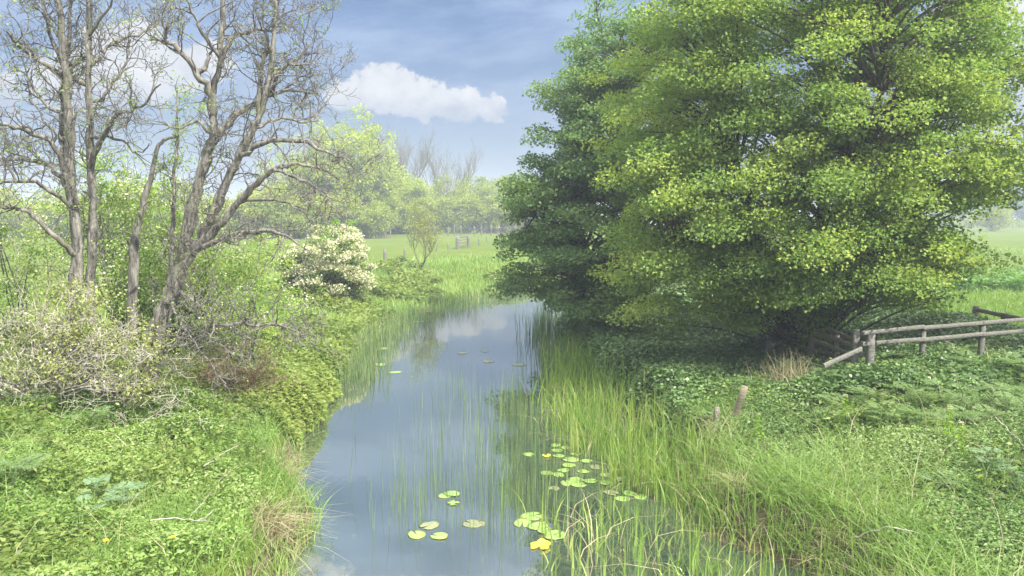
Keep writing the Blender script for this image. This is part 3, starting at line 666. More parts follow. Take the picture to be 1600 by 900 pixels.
# ---- far trees across the meadow
def far_tree(label, u, v0, v1, y, wpx, leafm, nclump=120, leafy=1.0, group=None, lsize=.3, name='far_tree', spread=.35, tops=3, crad=1.0, nleaf=85):
    x = PY(u, 300, y)[0]; z = hz(x, y); top = PY(u, v0, y)[2]; h = top - z; w = wpx / F * y / 2
    t = thing(name, label, 'tree', (x, y, z), group); tr = MB(); br = MB(); lf = MB(); skel = []
    for k in range(tops):
        a = rng.uniform(0, 6.28) if k else 0; o = np.array([cos(a), sin(a), 0]) * (w * spread * (k > 0))
        P = smooth_line([(x, y, z - .2), np.array([x, y, z + .25 * h]) + o * .25, np.array([x, y, z + .6 * h]) + o * .8, np.array([x, y, z + h * (rng.uniform(.68, .8) if leafy > .5 else rng.uniform(.75, .9))]) + o * 1.25], 4, .06)
        r = taper(P, .018 * h, .004 * h) if leafy > .5 else taper(P, .011 * h, .002 * h); tube(tr, P, r, 6); skel.append((P, r))
    sub = []; lob = [((x, y, z + .62 * h), (w * .8, w * .7, h * .36)), ((x - w * .45, y, z + .42 * h), (w * .55, w * .6, h * .3)), ((x + w * .45, y, z + .4 * h), (w * .55, w * .6, h * .28)), ((x, y - w * .4, z + .3 * h), (w * .6, w * .4, h * .28))]
    for (p, q) in crown_points(lob, nclump, .3):
        P, rr = limb_to(br, skel, p, .006 * h, 0, 4); sub.append((P, rr))
        if leafy and rng.random() < leafy: clump_leaves(lf, p, crad * rng.uniform(.6, 1.3), nleaf, lsize, rng.uniform(.15, .75), .7, q * .6, .2, .5, .7)
    if leafy < .5: side_twigs(skel, br, 1.5, h * .24, .0032 * h, 3, 1.0, .25, taper_from=.3, spread=.8); side_twigs(sub, br, 1.2, h * .1, .002 * h, 2, .7, .35)
    tr.build('trunk', M['bark_far'], t, True); br.build('branches', M['bark_far'], t, True); lf.build('crown', M[leafm], t)
    return t
G = 'trees along the far side of the meadow'
far_tree('tall pale-green willow, the highest crown beyond the meadow', 545, 168, 365, 92, 190, 'willow', 520, 1, G, .28, 'willow_tree', .5, 5, 1.0, 60)
far_tree('half-bare willow with a thin pale crown between the leaning dead tree and the tallest willow', 455, 205, 365, 96, 120, 'willow', 220, .7, G, .24, 'willow_tree', .5, 4, .9, 40)
far_tree('leafless fan-shaped tree directly beside the tallest willow', 628, 218, 365, 112, 85, 'hedge', 60, .0, G, name='bare_tree', spread=.85, tops=8)
far_tree('leafless rounded tree, second and smaller of the bare trees beyond the meadow', 698, 240, 365, 116, 85, 'hedge', 60, .0, G, name='bare_tree', spread=.9, tops=8)
far_tree('fresh green bushy tree in the hedge line below the fan-shaped bare tree', 632, 272, 365, 104, 95, 'willow', 240, 1, G, .26, 'hedge_tree')
far_tree('yellowish green tree closing the hedge line behind the young willow', 590, 250, 365, 100, 90, 'hedge', 240, 1, G, .26, 'hedge_tree')
far_tree('olive-brown budding tree behind the field gate', 745, 272, 362, 118, 95, 'hedge_olive', 240, 1, G, .28, 'hedge_tree')
far_tree('pale budding tree half hidden by the dark maple crown', 795, 268, 362, 122, 100, 'hedge_olive', 240, 1, G, .28, 'hedge_tree')
far_tree('bright green tree behind the smaller bare tree', 690, 276, 365, 110, 100, 'hedge', 240, 1, G, .26, 'hedge_tree')
far_tree('small dark-stemmed tree at the foot of the tallest willow', 520, 300, 366, 86, 90, 'willow', 120, 1, G, .24, 'hedge_tree')
far_tree('broad green tree seen through the boughs of the leaning dead tree', 420, 285, 366, 84, 130, 'hedge', 150, 1, G, .26, 'hedge_tree')
far_tree('green tree seen behind the leaning dead trunk', 310, 290, 366, 88, 120, 'willow', 140, 1, G, .26, 'hedge_tree')
far_tree('green tree seen behind the thin crooked trunk', 215, 285, 366, 92, 120, 'hedge', 140, 1, G, .26, 'hedge_tree')
far_tree('green tree seen behind the upright dead tree', 110, 292, 366, 90, 140, 'hedge', 140, 1, G, .26, 'hedge_tree')
far_tree('green tree left of the upright dead tree beyond the thicket', -10, 285, 366, 92, 150, 'willow', 140, 1, G, .26, 'hedge_tree')
far_tree('tall dark tree far off behind the crop field', 1600, 268, 352, 170, 95, 'far_blue', 160, 1, None, .5, 'distant_tree', .4, 3, 1.7, 40)
far_tree('distant dark tree partly behind the tips of the bright maple', 1480, 290, 352, 190, 150, 'far_blue', 160, 1, None, .5, 'distant_tree', .4, 3, 1.8, 40)
far_tree('distant dark tree out past the end of the rail fence', 1720, 275, 352, 180, 140, 'far_blue', 160, 1, None, .5, 'distant_tree', .4, 3, 1.8, 40)
far_tree('clipped round light-green tree by the crop field', 1553, 303, 352, 120, 62, 'hedge', 160, 1, None, .24, 'round_tree', .3, 2, .8, 40)
def hedge(label, u0, u1, vtop, y, n, mat, depth=2.0):
    a = PY(u0, vtop, y); b = PY(u1, vtop, y); z = hz((a[0] + b[0]) / 2, y); h = a[2] - z
    lob = [((a[0] + (b[0] - a[0]) * (i + .5) / 9, y + rng.normal(0, .5), z + h * .5), ((b[0] - a[0]) / 13, depth, h * rng.uniform(.42, .6))) for i in range(9)]
    t = thing('hedge', label, 'hedge', ((a[0] + b[0]) / 2, y, z)); lf = MB(); br = MB()
    for (p, q) in crown_points(lob, n, .35):
        p[2] = max(p[2], z + .1)
        s = np.array([p[0] + rng.normal(0, .3), y + rng.normal(0, .3), z - .1]); P = smooth_line([s, (s + p) / 2 + rng.normal(0, .2, 3), p], 3); tube(br, P, taper(P, .05, .02), 4)
        clump_leaves(lf, p, .9 * rng.uniform(.6, 1.3), 85, .22, rng.uniform(.1, .8), .7, q * .5, .2, .6, .75)
    br.build('stems', M['bark_far'], t, True); lf.build('leaves', M[mat], t)
hedge('long green hedge along the far edge of the meadow behind the wire fence', 560, 860, 305, 106, 700, 'hedge')
hedge('rough green hedge behind the white blossoming bush and the dead trees', 250, 600, 312, 84, 600, 'hedge_olive')
hedge('green hedge behind the upright dead tree at the field edge', -250, 260, 312, 86, 480, 'hedge')
hedge('low hedge on the far side of the crop field', 1250, 1900, 338, 150, 300, 'hedge')

# ------------------------------------------------------------------ fences, posts, gate
def timber(mb, a, b, w, h, jit=.002, tint=.5):
    a = np.array(a, float); b = np.array(b, float); box(mb, (a + b) / 2, (np.linalg.norm(b - a), w, h), b - a, tint, jit)
def post(mb, x, y, z0, z1, w=.1, lean=(0, 0)):
    a = np.array([x, y, z0]); b = np.array([x + lean[0], y + lean[1], z1]); box(mb, (a + b) / 2, (z1 - z0, w, w * .9), b - a, .5, .001, .09)
def mpart(parent, name, mat, fn):
    m = MB(); fn(m); return m.build(name, M[mat], parent)
# front rail fence
A = PY(1352, 560, 13.4); z = hz(A[0], A[1])
t = thing('rail_fence', 'weathered two-rail wooden fence running from under the bright maple out past the cow parsley', 'fence', (A[0], A[1], z))
for (u, vt, y, w, vb) in [(1338, 515, 13.55, .11, 600), (1361, 522, 13.35, .13, 600), (1443, 509, 13.85, .09, 590), (1535, 501, 14.4, .1, 590), (1660, 490, 15.2, .1, 580)]:
    T = PY(u, vt, y); mpart(t, 'post', 'rail', lambda m: post(m, T[0], T[1], hz(T[0], T[1]) - .25, T[2], w, (rng.normal(0, .01), 0)))
for (v0, v1) in [(520, 498), (538, 516)]:
    ps = [(1347, 13.27, 0), (1443, 13.77, .36), (1535, 14.32, .7), (1660, 15.12, 1.15)]
    for k in range(3):
        (ua, ya, fa), (ub, yb_, fb) = ps[k], ps[k + 1]
        a = PY(ua, v0 + (v1 - v0) * fa + rng.normal(0, .8), ya); b = PY(ub, v0 + (v1 - v0) * fb + rng.normal(0, .8), yb_)
        mpart(t, 'rail', 'rail', lambda m: timber(m, a, b + (b - a) * .004, .042, .074))
for v in (536, 554): 
    a = PY(1344, v, 13.46); b = PY(1357, v, 13.42); mpart(t, 'block', 'rail', lambda m: timber(m, a, b, .05, .08))
a = PY(1287, 572, 12.9); b = PY(1346, 545, 13.2); mpart(t, 'brace', 'rail', lambda m: timber(m, a, b, .05, .08))
# hurdle going back under the tree
A = PY(1270, 545, 14.9); t = thing('wooden_hurdle', 'shaded slanting wooden hurdle tucked under the bright maple branches', 'fence', (A[0], A[1], hz(A[0], A[1])))
for ((u0, v0), (u1, v1)) in [((1272, 519), (1336, 540)), ((1272, 532), (1328, 553)), ((1290, 515), (1338, 531)), ((1280, 548), (1334, 566))]:
    a = PY(u0, v0, 15.0); b = PY(u1, v1, 13.7); mpart(t, 'rail', 'rail_dark', lambda m: timber(m, a, b, .04, .085))
for (u, vt, y) in [(1268, 526, 15.1), (1308, 524, 14.3)]:
    T = PY(u, vt, y); mpart(t, 'post', 'rail_dark', lambda m: post(m, T[0], T[1], hz(T[0], T[1]) - .2, T[2], .1))
# old corner post with a broken rail
A = GR(1201, 546, .3); t = thing('broken_fence', 'low broken fence post with a stub of rail among dry stalks under the bright maple', 'fence', (A[0], A[1], hz(A[0], A[1])))
mpart(t, 'post', 'rail', lambda m: post(m, A[0], A[1], hz(A[0], A[1]) - .2, PY(1201, 531, A[1])[2], .11))
mpart(t, 'rail', 'rail_dark', lambda m: timber(m, PY(1204, 541, A[1] - .05), PY(1222, 533, A[1] + .2), .04, .08))
# rear fence
A = PY(1525, 520, 18); t = thing('rail_fence', 'darker rail fence standing behind the weathered one beside the crop field', 'fence', (A[0], A[1], hz(A[0], A[1])))
for (u, vt, y) in [(1525, 478, 18.4), (1570, 489, 17.4), (1513, 512, 17.4), (1640, 505, 16.2)]:
    T = PY(u, vt, y); mpart(t, 'post', 'rail_dark', lambda m: post(m, T[0], T[1], hz(T[0], T[1]) - .2, T[2], .13))
for pts in [[(1527, 484, 18.32), (1570, 493, 17.32), (1640, 507, 16.12)], [(1570, 508, 17.32), (1640, 524, 16.12)]]:
    for (a, b) in zip(pts[:-1], pts[1:]): mpart(t, 'rail', 'rail_dark', lambda m: timber(m, PY(*a), PY(*b), .045, .1))
# leaning stake and its stub
A = GR(1150, 645, .3); mb = MB(); B = PY(1164, 604, A[1] - .1); C_ = A - (B - A) * 1.1; box(mb, (C_ + B) / 2, (np.linalg.norm(B - C_), .1, .09), B - C_, .5, .002, .1)
tag(mb.build('stake', M['stake']), 'sawn wooden stake leaning out of the growth on the right bank', 'stake')
A = GR(1116, 650, .3); mb = MB(); post(mb, A[0], A[1], A[2] - .5, PY(1117, 636, A[1])[2], .075, (.04, 0))
tag(mb.build('stake', M['rail_dark']), 'short rotten stub of a stake low on the bank beside the leaning stake', 'stake')
# field posts on the far bank
GP = 'fence posts along the far bank'
for (u, vt, vb, lab, w) in [(601, 389, 409, 'grey post nearest the white blossoming bush on the far bank', .17), (632, 388, 404, 'thin grey post between the blossoming bush and the young willow', .12),
                            (680, 377, 393, 'slanting post touching the young willow twigs', .09), (700, 380, 392, 'pale thin post between the young willow and the field gate', .1), (748, 372, 383, 'dark stubby post just past the field gate', .16), (760, 371, 378, 'pale far post second past the field gate', .12)]:
    y = 2.75 / ((vb - 334.7) / F); T = PY(u, vt, y); mb = MB(); zb = hz(T[0], y); post(mb, T[0], y, zb - .2, max(T[2], zb + .6), w, (.25 if u == 680 else rng.normal(0, .03), 0))
    tag(mb.build('fence_post', M['rail']), lab, 'post', GP)
a = PY(715, 380, 58); z = hz(a[0], 58); t = thing('field_gate', 'small barred wooden field gate between two thick posts on the far bank', 'gate', (a[0], 58, z)); b = PY(732, 375, 62)
for p, w in ((a, .3), (b, .26)): mpart(t, 'post', 'rail', lambda m: post(m, p[0], p[1], hz(p[0], p[1]) - .2, PY(715 if p is a else 732, 369.5 if p is a else 368, p[1])[2], w))
for k in range(4):
    f = .25 + .22 * k; mpart(t, 'bar', 'rail', lambda m: timber(m, (a[0] + .1, a[1] + .1, z + f), (b[0] - .1, b[1] - .1, z + f), .04, .09))
t = thing('wire_fence', 'thin post and rail fence at the foot of the far hedge', 'fence', (PY(740, 360, 92)[0], 92, hz(0, 92)))
for u in range(640, 840, 14):
    p = PY(u + rng.normal(0, 2), 360, 92 + rng.normal(0, .3)); zz = hz(p[0], p[1]); mpart(t, 'post', 'rail', lambda m: post(m, p[0], p[1], zz - .2, zz + rng.uniform(1.1, 1.35), .13))
for f in (.5, 1.0): a = PY(640, 360, 91.9); b = PY(836, 360, 91.9); mpart(t, 'wire', 'rail', lambda m: timber(m, (a[0], a[1], hz(a[0], 92) + f), (b[0], b[1], hz(b[0], 92) + f), .03, .04))

# ------------------------------------------------------------------ ground vegetation
def scatter(n, xr, yr, side, dmin, dmax, dens=None, pitch=True):
    """random points on land (or in the water for negative d) inside the view and some way to its sides"""
    x = rng.uniform(*xr, n)
    # denser near the camera: sample 1/y
    y = 1 / rng.uniform(1 / yr[1], 1 / yr[0], n)
    d = river_dist(x, y)
    mid = np.interp(y, RBs[:, 1], RBs[:, 0]) * .5 + np.interp(y, LBs[:, 1], LBs[:, 0]) * .5
    ok = (d > dmin) & (d < dmax) & (np.abs(x) < y * .93 + .6)
    if side: ok &= ((x - mid) * side > 0)
    if dens is not None: ok &= rng.random(n) < dens(x, y, d)
    x, y, d = x[ok], y[ok], d[ok]
    z = height(x, y, d); return np.stack([x, y, z], 1), d
def nz(P, s, o=0.0):
    x, y = P[:, 0] * s + o, P[:, 1] * s - o
    return np.clip(.5 + .28 * (np.sin(x * 1.9 + 1.3 * np.sin(y * 1.1)) + np.sin(y * 2.3 + 1.7 * np.sin(x * .8 + 2)) * .8), 0, 1)
def sprigs(mb, P, hgt, size, tint, k=9, up=.8, wr=.5):
    """low leafy stems: k leaves round each point at varied heights"""
    n = len(P); Q = np.repeat(P, k, 0); hh = np.repeat(np.broadcast_to(hgt, (n,)), k); a = rng.uniform(0, 2 * pi, n * k); f = rng.random(n * k) ** .6
    rad = np.repeat(np.broadcast_to(size, (n,)), k)
    Q = Q + np.stack([np.cos(a) * rad * .35, np.sin(a) * rad * .35, hh * f], 1)
    D = np.stack([np.cos(a), np.sin(a), rng.normal(.05, .35, n * k)], 1); N = rng.normal(0, .45, (n * k, 3)); N[:, 2] += up
    L = rad * rng.uniform(.6, 1.3, n * k)
    leaves(mb, Q, D, unit(N), L, L * wr * rng.uniform(.8, 1.2, n * k), np.clip(np.repeat(np.broadcast_to(tint, (n,)), k) + rng.normal(0, .2, n * k) , 0, 1))
def lod(P): return np.maximum(1, P[:, 1] / 11)

# left bank
mb = MB(); P, d = scatter(120000, (-16, -2), (5.2, 17), -1, .3, 30, lambda x, y, d: sst(d, .1, 1.2) * (.25 + .75 * nz(np.stack([x, y], 1), 2.6, 8)))
h = .12 + .42 * nz(P, .55) * nz(P, 1.7, 3); sprigs(mb, P, h, .05 * lod(P), .85 * nz(P, .8, 1) ** .8, 9, .8, .48)
stuff(mb.build('nettle_bed', M['ground_cover']), 'low bed of small green leaves covering the near left bank', 'ground cover')
mb = MB(); P, d = scatter(60000, (-14, -2), (5.5, 16), -1, -.08, 2.2, lambda x, y, d: (1 - sst(d, .7, 2.0)) * (.35 + .65 * nz(np.stack([x, y], 1), .9, 2)))
blades(mb, P, rng.uniform(.25, .55, len(P)), .011 * lod(P), rng.uniform(.3, 1.2, len(P)), np.clip(.2 + .45 * nz(P, 1.1) + rng.normal(0, .15, len(P)), 0, 1))
P, d = scatter(9000, (-14, -2), (5.5, 14), -1, .8, 20); blades(mb, P, rng.uniform(.25, .55, len(P)), .009 * lod(P), rng.uniform(.3, 1.2, len(P)), rng.uniform(.2, .8, len(P)))
stuff(mb.build('bank_grass', M['grass']), 'lush green grass hanging over the edge of the near left bank', 'grass')
mb = MB(); P, d = scatter(11000, (-14, -2), (5.5, 15), -1, -.1, .4, lambda x, y, d: nz(np.stack([x, y], 1), 1.3, 5) ** 2)
blades(mb, P, rng.uniform(.2, .5, len(P)), .008, rng.uniform(.8, 1.9, len(P)), rng.random(len(P)), droop=1.5)
P, d = scatter(350, (-12, -2.2), (6, 13), -1, .3, 9); P[:, 2] += .25; blades(mb, P, rng.uniform(.3, .8, len(P)), .006, rng.uniform(1, 2.5, len(P)), rng.random(len(P)), droop=1.0)
stuff(mb.build('dry_grass', M['dry']), 'straw-coloured dry grass along the edge of the near left bank', 'grass')
mb = MB(); P, d = scatter(60000, (-16, -2), (12.2, 21), -1, .0, 5.5, lambda x, y, d: .9 * (1 - sst(d, 3, 5.5)))
sprigs(mb, P, .12 + .3 * nz(P, .7, 4), .085 * lod(P) * .8, .35 + .6 * nz(P, 1, 1), 9, .9, .55)
stuff(mb.build('nettle_patch', M['nettle_bright']), 'bright green nettles along the water past the brown dead bush', 'nettles')
mb = MB(); P, d = scatter(90000, (-30, 1), (17, 45), -1, -.1, 16, lambda x, y, d: .35 + .65 * (1 - sst(d, 3, 9)))
blades(mb, P, rng.uniform(.18, .5, len(P)) * (1 - .5 * sst(d, 4, 9)), .011 * lod(P), rng.uniform(.2, 1.0, len(P)), np.clip(.05 + .55 * nz(P, .45) + rng.normal(0, .15, len(P)), 0, 1))
P, d = scatter(30000, (-12, 40), (30, 60), 0, .0, 9, lambda x, y, d: y > 36); blades(mb, P, rng.uniform(.2, .55, len(P)), .011 * lod(P), rng.uniform(.2, .9, len(P)), np.clip(.05 + .55 * nz(P, .35) + rng.normal(0, .15, len(P)), 0, 1))
stuff(mb.build('rough_grass', M['pale_grass']), 'tall rough pale-green grass on the far left bank', 'grass')
mb = MB(); P, d = scatter(26000, (-20, 1), (18, 40), -1, .3, 6, lambda x, y, d: nz(np.stack([x, y], 1), .5, 7) > .55)
sprigs(mb, P, .2 + .35 * nz(P, .6, 2), .07 * lod(P), .2 + .6 * nz(P, .6, 5), 8, .8, .55)
stuff(mb.build('bank_weeds', M['nettle_bright']), 'patches of green weeds among the grass of the far left bank', 'weeds')
mb = MB(); P, d = scatter(60000, (-14, 30), (17, 48), 0, -1.25, .1, lambda x, y, d: ((x < np.interp(y, RBs[:, 1], RBs[:, 0]) - 1.9) | (y > 38)) * (1 - sst(-d, .3, 1.25) * .85))
P[:, 2] = np.maximum(P[:, 2], -.02); blades(mb, P, rng.uniform(.4, 1.0, len(P)), .009 * lod(P), rng.uniform(.05, .4, len(P)), np.clip(rng.normal(.45, .25, len(P)), 0, 1))
stuff(mb.build('far_reeds', M['rush']), 'thin green reeds lining the left waterline towards the bend', 'reeds')

mb = MB(); P, d = scatter(5000, (-14, -2), (5.5, 15), -1, .7, 14, lambda x, y, d: nz(np.stack([x, y], 1), 1.05, 12) ** 3)
sprigs(mb, P, rng.uniform(.35, .62, len(P)), .085, rng.uniform(.1, .6, len(P)), 13, .7, .42)
P, d = scatter(5000, (3, 15), (5.5, 14), 1, .7, 14, lambda x, y, d: nz(np.stack([x, y], 1), 1.05, 21) ** 3)
sprigs(mb, P, rng.uniform(.35, .62, len(P)), .08, rng.uniform(.1, .6, len(P)), 13, .7, .42)
stuff(mb.build('tall_nettles', M['nettle_bright']), 'taller darker nettle stems standing out of the low growth on both banks', 'nettles')

# right bank
def reed_dens(x, y, d):
    w = np.interp(y, [6, 8.4, 8.8, 9.6, 10.6, 11.6, 12.4, 15, 18, 22], [.15, .2, .3, .7, .95, 1.4, 1.9, 2.1, 1.2, .6]) + .18 * np.sin(y * 4.3)
    body = 1 - sst(-d / w, .65, 1.1)
    body = body * np.interp(y, [7.8, 9.2, 10.2], [.1, .3, 1])
    front = .08 * (y < 9.8) * (-d < 2.3)
    return np.maximum(body * .8, front) * (.2 + .8 * nz(np.stack([x, y], 1), 1.6, 2))
mb = MB(); P, d = scatter(190000, (2, 17), (5.0, 14.5), 1, .25, 30, lambda x, y, d: sst(d, .3, 1.2) * (.3 + .7 * nz(np.stack([x, y], 1), .6, 1)) * (.3 + .7 * nz(np.stack([x, y], 1), 2.5, 4)))
sprigs(mb, P, .15 + .4 * nz(P, .6, 3) * nz(P, 1.5), .046 * lod(P), .9 * nz(P, .7, 4), 9, .7, .5)
stuff(mb.build('cleavers_bed', M['cover_grey']), 'soft grey-green mass of small leaves over the near right bank', 'ground cover')
mb = MB(); P, d = scatter(60000, (2, 16), (5.2, 14), 1, -.05, 12, lambda x, y, d: np.maximum(.75 * (d < 1.0), nz(np.stack([x, y], 1), .75, 6) ** 1.5 * (1 - .8 * sst(d, 1.0, 3.5))))
blades(mb, P, rng.uniform(.3, .65, len(P)), .011 * lod(P), rng.uniform(.4, 1.4, len(P)), np.clip(.2 + .5 * nz(P, 1.1) + rng.normal(0, .15, len(P)), 0, 1))
n_ = 1300; P = np.c_[rng.normal(3.7, .6, n_), rng.normal(8.8, .55, n_), np.zeros(n_)]; d = river_dist(P[:, 0], P[:, 1]); P = P[d > .0]; P[:, 2] = height(P[:, 0], P[:, 1]); n_ = len(P)
blades(mb, P, rng.uniform(.35, .75, n_), .0115, rng.uniform(.4, 1.5, n_), np.clip(.3 + rng.normal(.15, .2, n_), 0, 1))
stuff(mb.build('bank_grass', M['grass']), 'long bent green grass on the near right bank', 'grass')
mb = MB(); P, d = scatter(9000, (2, 12), (5.2, 15), 1, -.15, .45, lambda x, y, d: nz(np.stack([x, y], 1), 1.0, 9) ** 1.5 * .8)
blades(mb, P, rng.uniform(.25, .6, len(P)), .008, rng.uniform(.8, 2.0, len(P)), rng.random(len(P)), droop=1.6)
P, d = scatter(600, (4, 14), (6, 15), 1, .8, 10); P[:, 2] += .2; blades(mb, P, rng.uniform(.3, .8, len(P)), .006, rng.uniform(.5, 2, len(P)), rng.random(len(P)))
P, d = scatter(5200, (-.5, 6), (7.5, 16), 1, -2.3, .2, reed_dens); P[:, 2] = np.maximum(P[:, 2], -.03); blades(mb, P, rng.uniform(.25, .8, len(P)), .013, rng.uniform(.3, 1.9, len(P)), rng.random(len(P)), droop=1.2)
c = PY(1232, 560, 13.6); P = c + np.c_[rng.normal(0, .25, 160), rng.normal(0, .25, 160), np.zeros(160)]; P[:, 2] = height(P[:, 0], P[:, 1]); blades(mb, P, rng.uniform(.5, .95, 160), .012, rng.uniform(.1, .8, 160), rng.random(160))
stuff(mb.build('dry_grass', M['dry']), 'straw-coloured dead grass and stalks on the right bank', 'grass')
mb = MB(); P, d = scatter(70000, (1, 16), (12.0, 26), 1, -.05, 9, lambda x, y, d: .85)
sprigs(mb, P, .1 + .4 * nz(P, .8, 2), .06 * lod(P), .15 + .7 * nz(P, 1.1, 3), 8, .7, .75)
stuff(mb.build('ivy_bank', M['dark_ivy']), 'dark shaded ivy and nettles on the bank under the maples', 'ground cover')
mb = MB(); P, d = scatter(42000, (-.5, 6), (6.3, 22), 1, -2.6, .2, reed_dens)
P[:, 2] = np.maximum(P[:, 2], -.05); n_ = len(P)
blades(mb, P, rng.uniform(.3, .95, n_) * (.7 + .35 * sst(P[:, 1], 8, 13)), rng.uniform(.015, .03, n_) * np.maximum(1, P[:, 1] / 13), rng.uniform(.02, .75, n_) ** 1.5, np.clip(.15 + .4 * nz(P, 1.4) + rng.normal(0, .16, n_), 0, 1), segs=4)
stuff(mb.build('reed_bed', M['reed']), 'dense bed of tall bright green reeds standing along the right bank', 'reeds')
mb = MB(); P, d = scatter(60000, (-3, 3), (9.0, 17), 0, -9, -.7, lambda x, y, d: np.exp(-(((x - .05 * (y - 12) - .05) / 1.35) ** 2)) * .095 * nz(np.stack([x, y], 1), 1.9, 4))
P[:, 2] = -.05; n_ = len(P); blades(mb, P, rng.uniform(.35, .95, n_), .007 * lod(P), rng.uniform(.0, .12, n_), np.clip(rng.normal(.35, .25, n_), 0, 1))
P, d = scatter(20000, (-1, 4), (17, 34), 0, -9, -.1, lambda x, y, d: np.exp(-((d + .6) / .75) ** 2) * sst(x, -.5, 1.7) * .42 * nz(np.stack([x, y], 1), 1.7, 6))
P[:, 2] = -.05; n_ = len(P); blades(mb, P, rng.uniform(.4, 1.0, n_), .009 * lod(P), rng.uniform(.0, .35, n_), np.clip(rng.normal(.2, .2, n_), 0, 1))
stuff(mb.build('rushes', M['rush']), 'sparse upright rush stems standing in the open water', 'rushes')
# crop rows in the right-hand field
mb = MB(); n_ = 9000; x = rng.uniform(10, 60, n_); y = rng.uniform(26, 33, n_); P = np.stack([x, y, height(x, y)], 1)
sprigs(mb, P, .42, .24, rng.uniform(.2, .9, n_), 7, .5, .42)
stuff(mb.build('crop_leaves', M['crop']), 'band of broad-leaved crop plants across the sunlit field', 'crop')
mb = MB(); P, d = scatter(50000, (8, 40), (15, 30), 1, 3, 60, lambda x, y, d: (x > 8.5 + (y < 17) * 3)); blades(mb, P, rng.uniform(.12, .3, len(P)), .012 * lod(P), rng.uniform(.2, .9, len(P)), rng.uniform(.1, .6, len(P)))
stuff(mb.build('field_grass', M['grass']), 'short bright grass between the rear rail fence and the crop', 'grass')

# ---- countable plants: cow parsley, jack-by-the-hedge, dandelions
def frond(mb, base, d, L, tint):
    d = unit(d); s = unit(np.cross(d, [0, 0, 1.0])); u = np.cross(s, d); Ps = []; Ds = []; Ls = []
    for i in range(1, 8):
        f = i / 8; c = base + d * L * f - np.array([0, 0, .18 * L * f * f]); w = L * .42 * (1 - f) ** .8 * (1 if i > 1 else .9) + .02
        for sg in (-1, 1):
            dd = unit(d * .55 + s * sg)
            for k in range(1, 6):
                g_ = k / 5; q = c + dd * w * g_ - np.array([0, 0, .1 * w * g_])
                for s2 in (-1, 0, 1): Ps.append(q); Ds.append(unit(dd * .7 + np.cross(u, dd) * s2 * .9)); Ls.append(w * .24 * (1.2 - g_ * .6) + .007)
    n = len(Ps); N = np.tile(u, (n, 1)) + rng.normal(0, .25, (n, 3)); leaves(mb, np.array(Ps), np.array(Ds), unit(N), np.array(Ls), np.array(Ls) * .3, np.clip(tint + rng.normal(0, .2, n), 0, 1), .08)
def parsley(label, x, y, h, k, L, mat='parsley', group='feathery-leaved plants on the right bank'):
    z = hz(x, y); t = thing('cow_parsley', label, 'plant', (x, y, z), group); st = MB(); lf = MB()
    for i in range(k):
        a = rng.uniform(0, 2 * pi); o = np.array([cos(a), sin(a), 0]); b = np.array([x, y, z]); m_ = b + o * .1 * L + np.array([0, 0, h * rng.uniform(.5, 1)])
        P = smooth_line([b, (b + m_) / 2, m_], 3); tube(st, P, taper(P, .008, .004), 4, .6); frond(lf, m_, o + np.array([0, 0, rng.uniform(.1, .5)]), L * rng.uniform(.7, 1.2), rng.uniform(.2, .8))
    st.build('stems', M[mat], t); lf.build('leaves', M[mat], t); return t
spots = []
for u in range(1290, 1640, 20):
    for v in (572, 598, 622, 650):
        if rng.random() < .8: spots.append((u + rng.normal(0, 7), v + rng.normal(0, 6)))
rowname = ['']
for i, (u, v) in enumerate(spots):
    p = GR(u, v, .3); parsley('feathery green cow parsley growing in the bed below the rail fence', p[0], p[1], rng.uniform(.25, .5), 8, .3)
for (u, v, lab) in [(1465, 735, 'pale flat-topped feathery plant alone among the grey-green leaves right of the bent grass'), (1548, 716, 'pale feathery plant nearest the picture edge on the right bank'), (1592, 735, 'small pale feathery plant at the very edge of the right bank')]:
    p = GR(u, v, .35); parsley(lab, p[0], p[1], .4, 5, .22, 'pale_parsley', 'pale feathery plants')
for (u, v, L, lab) in [(192, 772, .24, 'largest pale feathery plant in the low leaf bed of the left bank'), (150, 755, .17, 'small pale feathery plant just above the largest one on the left bank'), (132, 790, .17, 'pale feathery plant lowest of the three on the left bank')]:
    p = GR(u, v, .35); parsley(lab, p[0], p[1], .38, 7, L, 'pale_parsley', 'pale feathery plants')
for (u, v, L, lab) in [(20, 735, .4, 'dark leafy nettle clump at the edge of the near left bank'), (60, 625, .4, 'dark feathery plant below the pale twig tangle'), (140, 655, .35, 'grey-green feathery clump below the root stump')]:
    p = GR(u, v, .3); parsley(lab, p[0], p[1], .4, 8, L, 'parsley', None)
def stalk_plant(label, u, v, h):
    p = GR(u, v, .2); z = hz(p[0], p[1]); t = thing('garlic_mustard', label, 'plant', (p[0], p[1], z), 'pale upright stalks'); st = MB(); lf = MB(); fl = MB(); b = np.array([p[0], p[1], z])
    P = smooth_line([b, b + [.02, 0, h * .5], b + [.01, .01, h]], 3); tube(st, P, taper(P, .008, .005), 5, .7)
    for k in range(16):
        f = .3 + .7 * k / 16; a = k * 2.4; clump_leaves(lf, b + np.array([cos(a) * .03, sin(a) * .03, h * f]), .035, 3, .06 * (1.3 - f * .7), .9, .8, None, .1, .5)
    clump_leaves(fl, b + np.array([0, 0, h + .02]), .035, 22, .025, .6, .6)
    st.build('stem', M['lime'], t); lf.build('leaves', M['lime'], t); fl.build('flowers', M['blossom'], t)
for (u, v, h, lab) in [(1482, 690, .62, 'tallest pale upright stalk with small white flowers, in front of the cow parsley'), (1500, 697, .5, 'shorter pale upright stalk right beside the tallest one'), (1320, 655, .55, 'pale green upright stalk below the front fence post'), (1184, 680, .5, 'bright green upright stalk near the leaning stake')]: stalk_plant(lab, u, v, h)
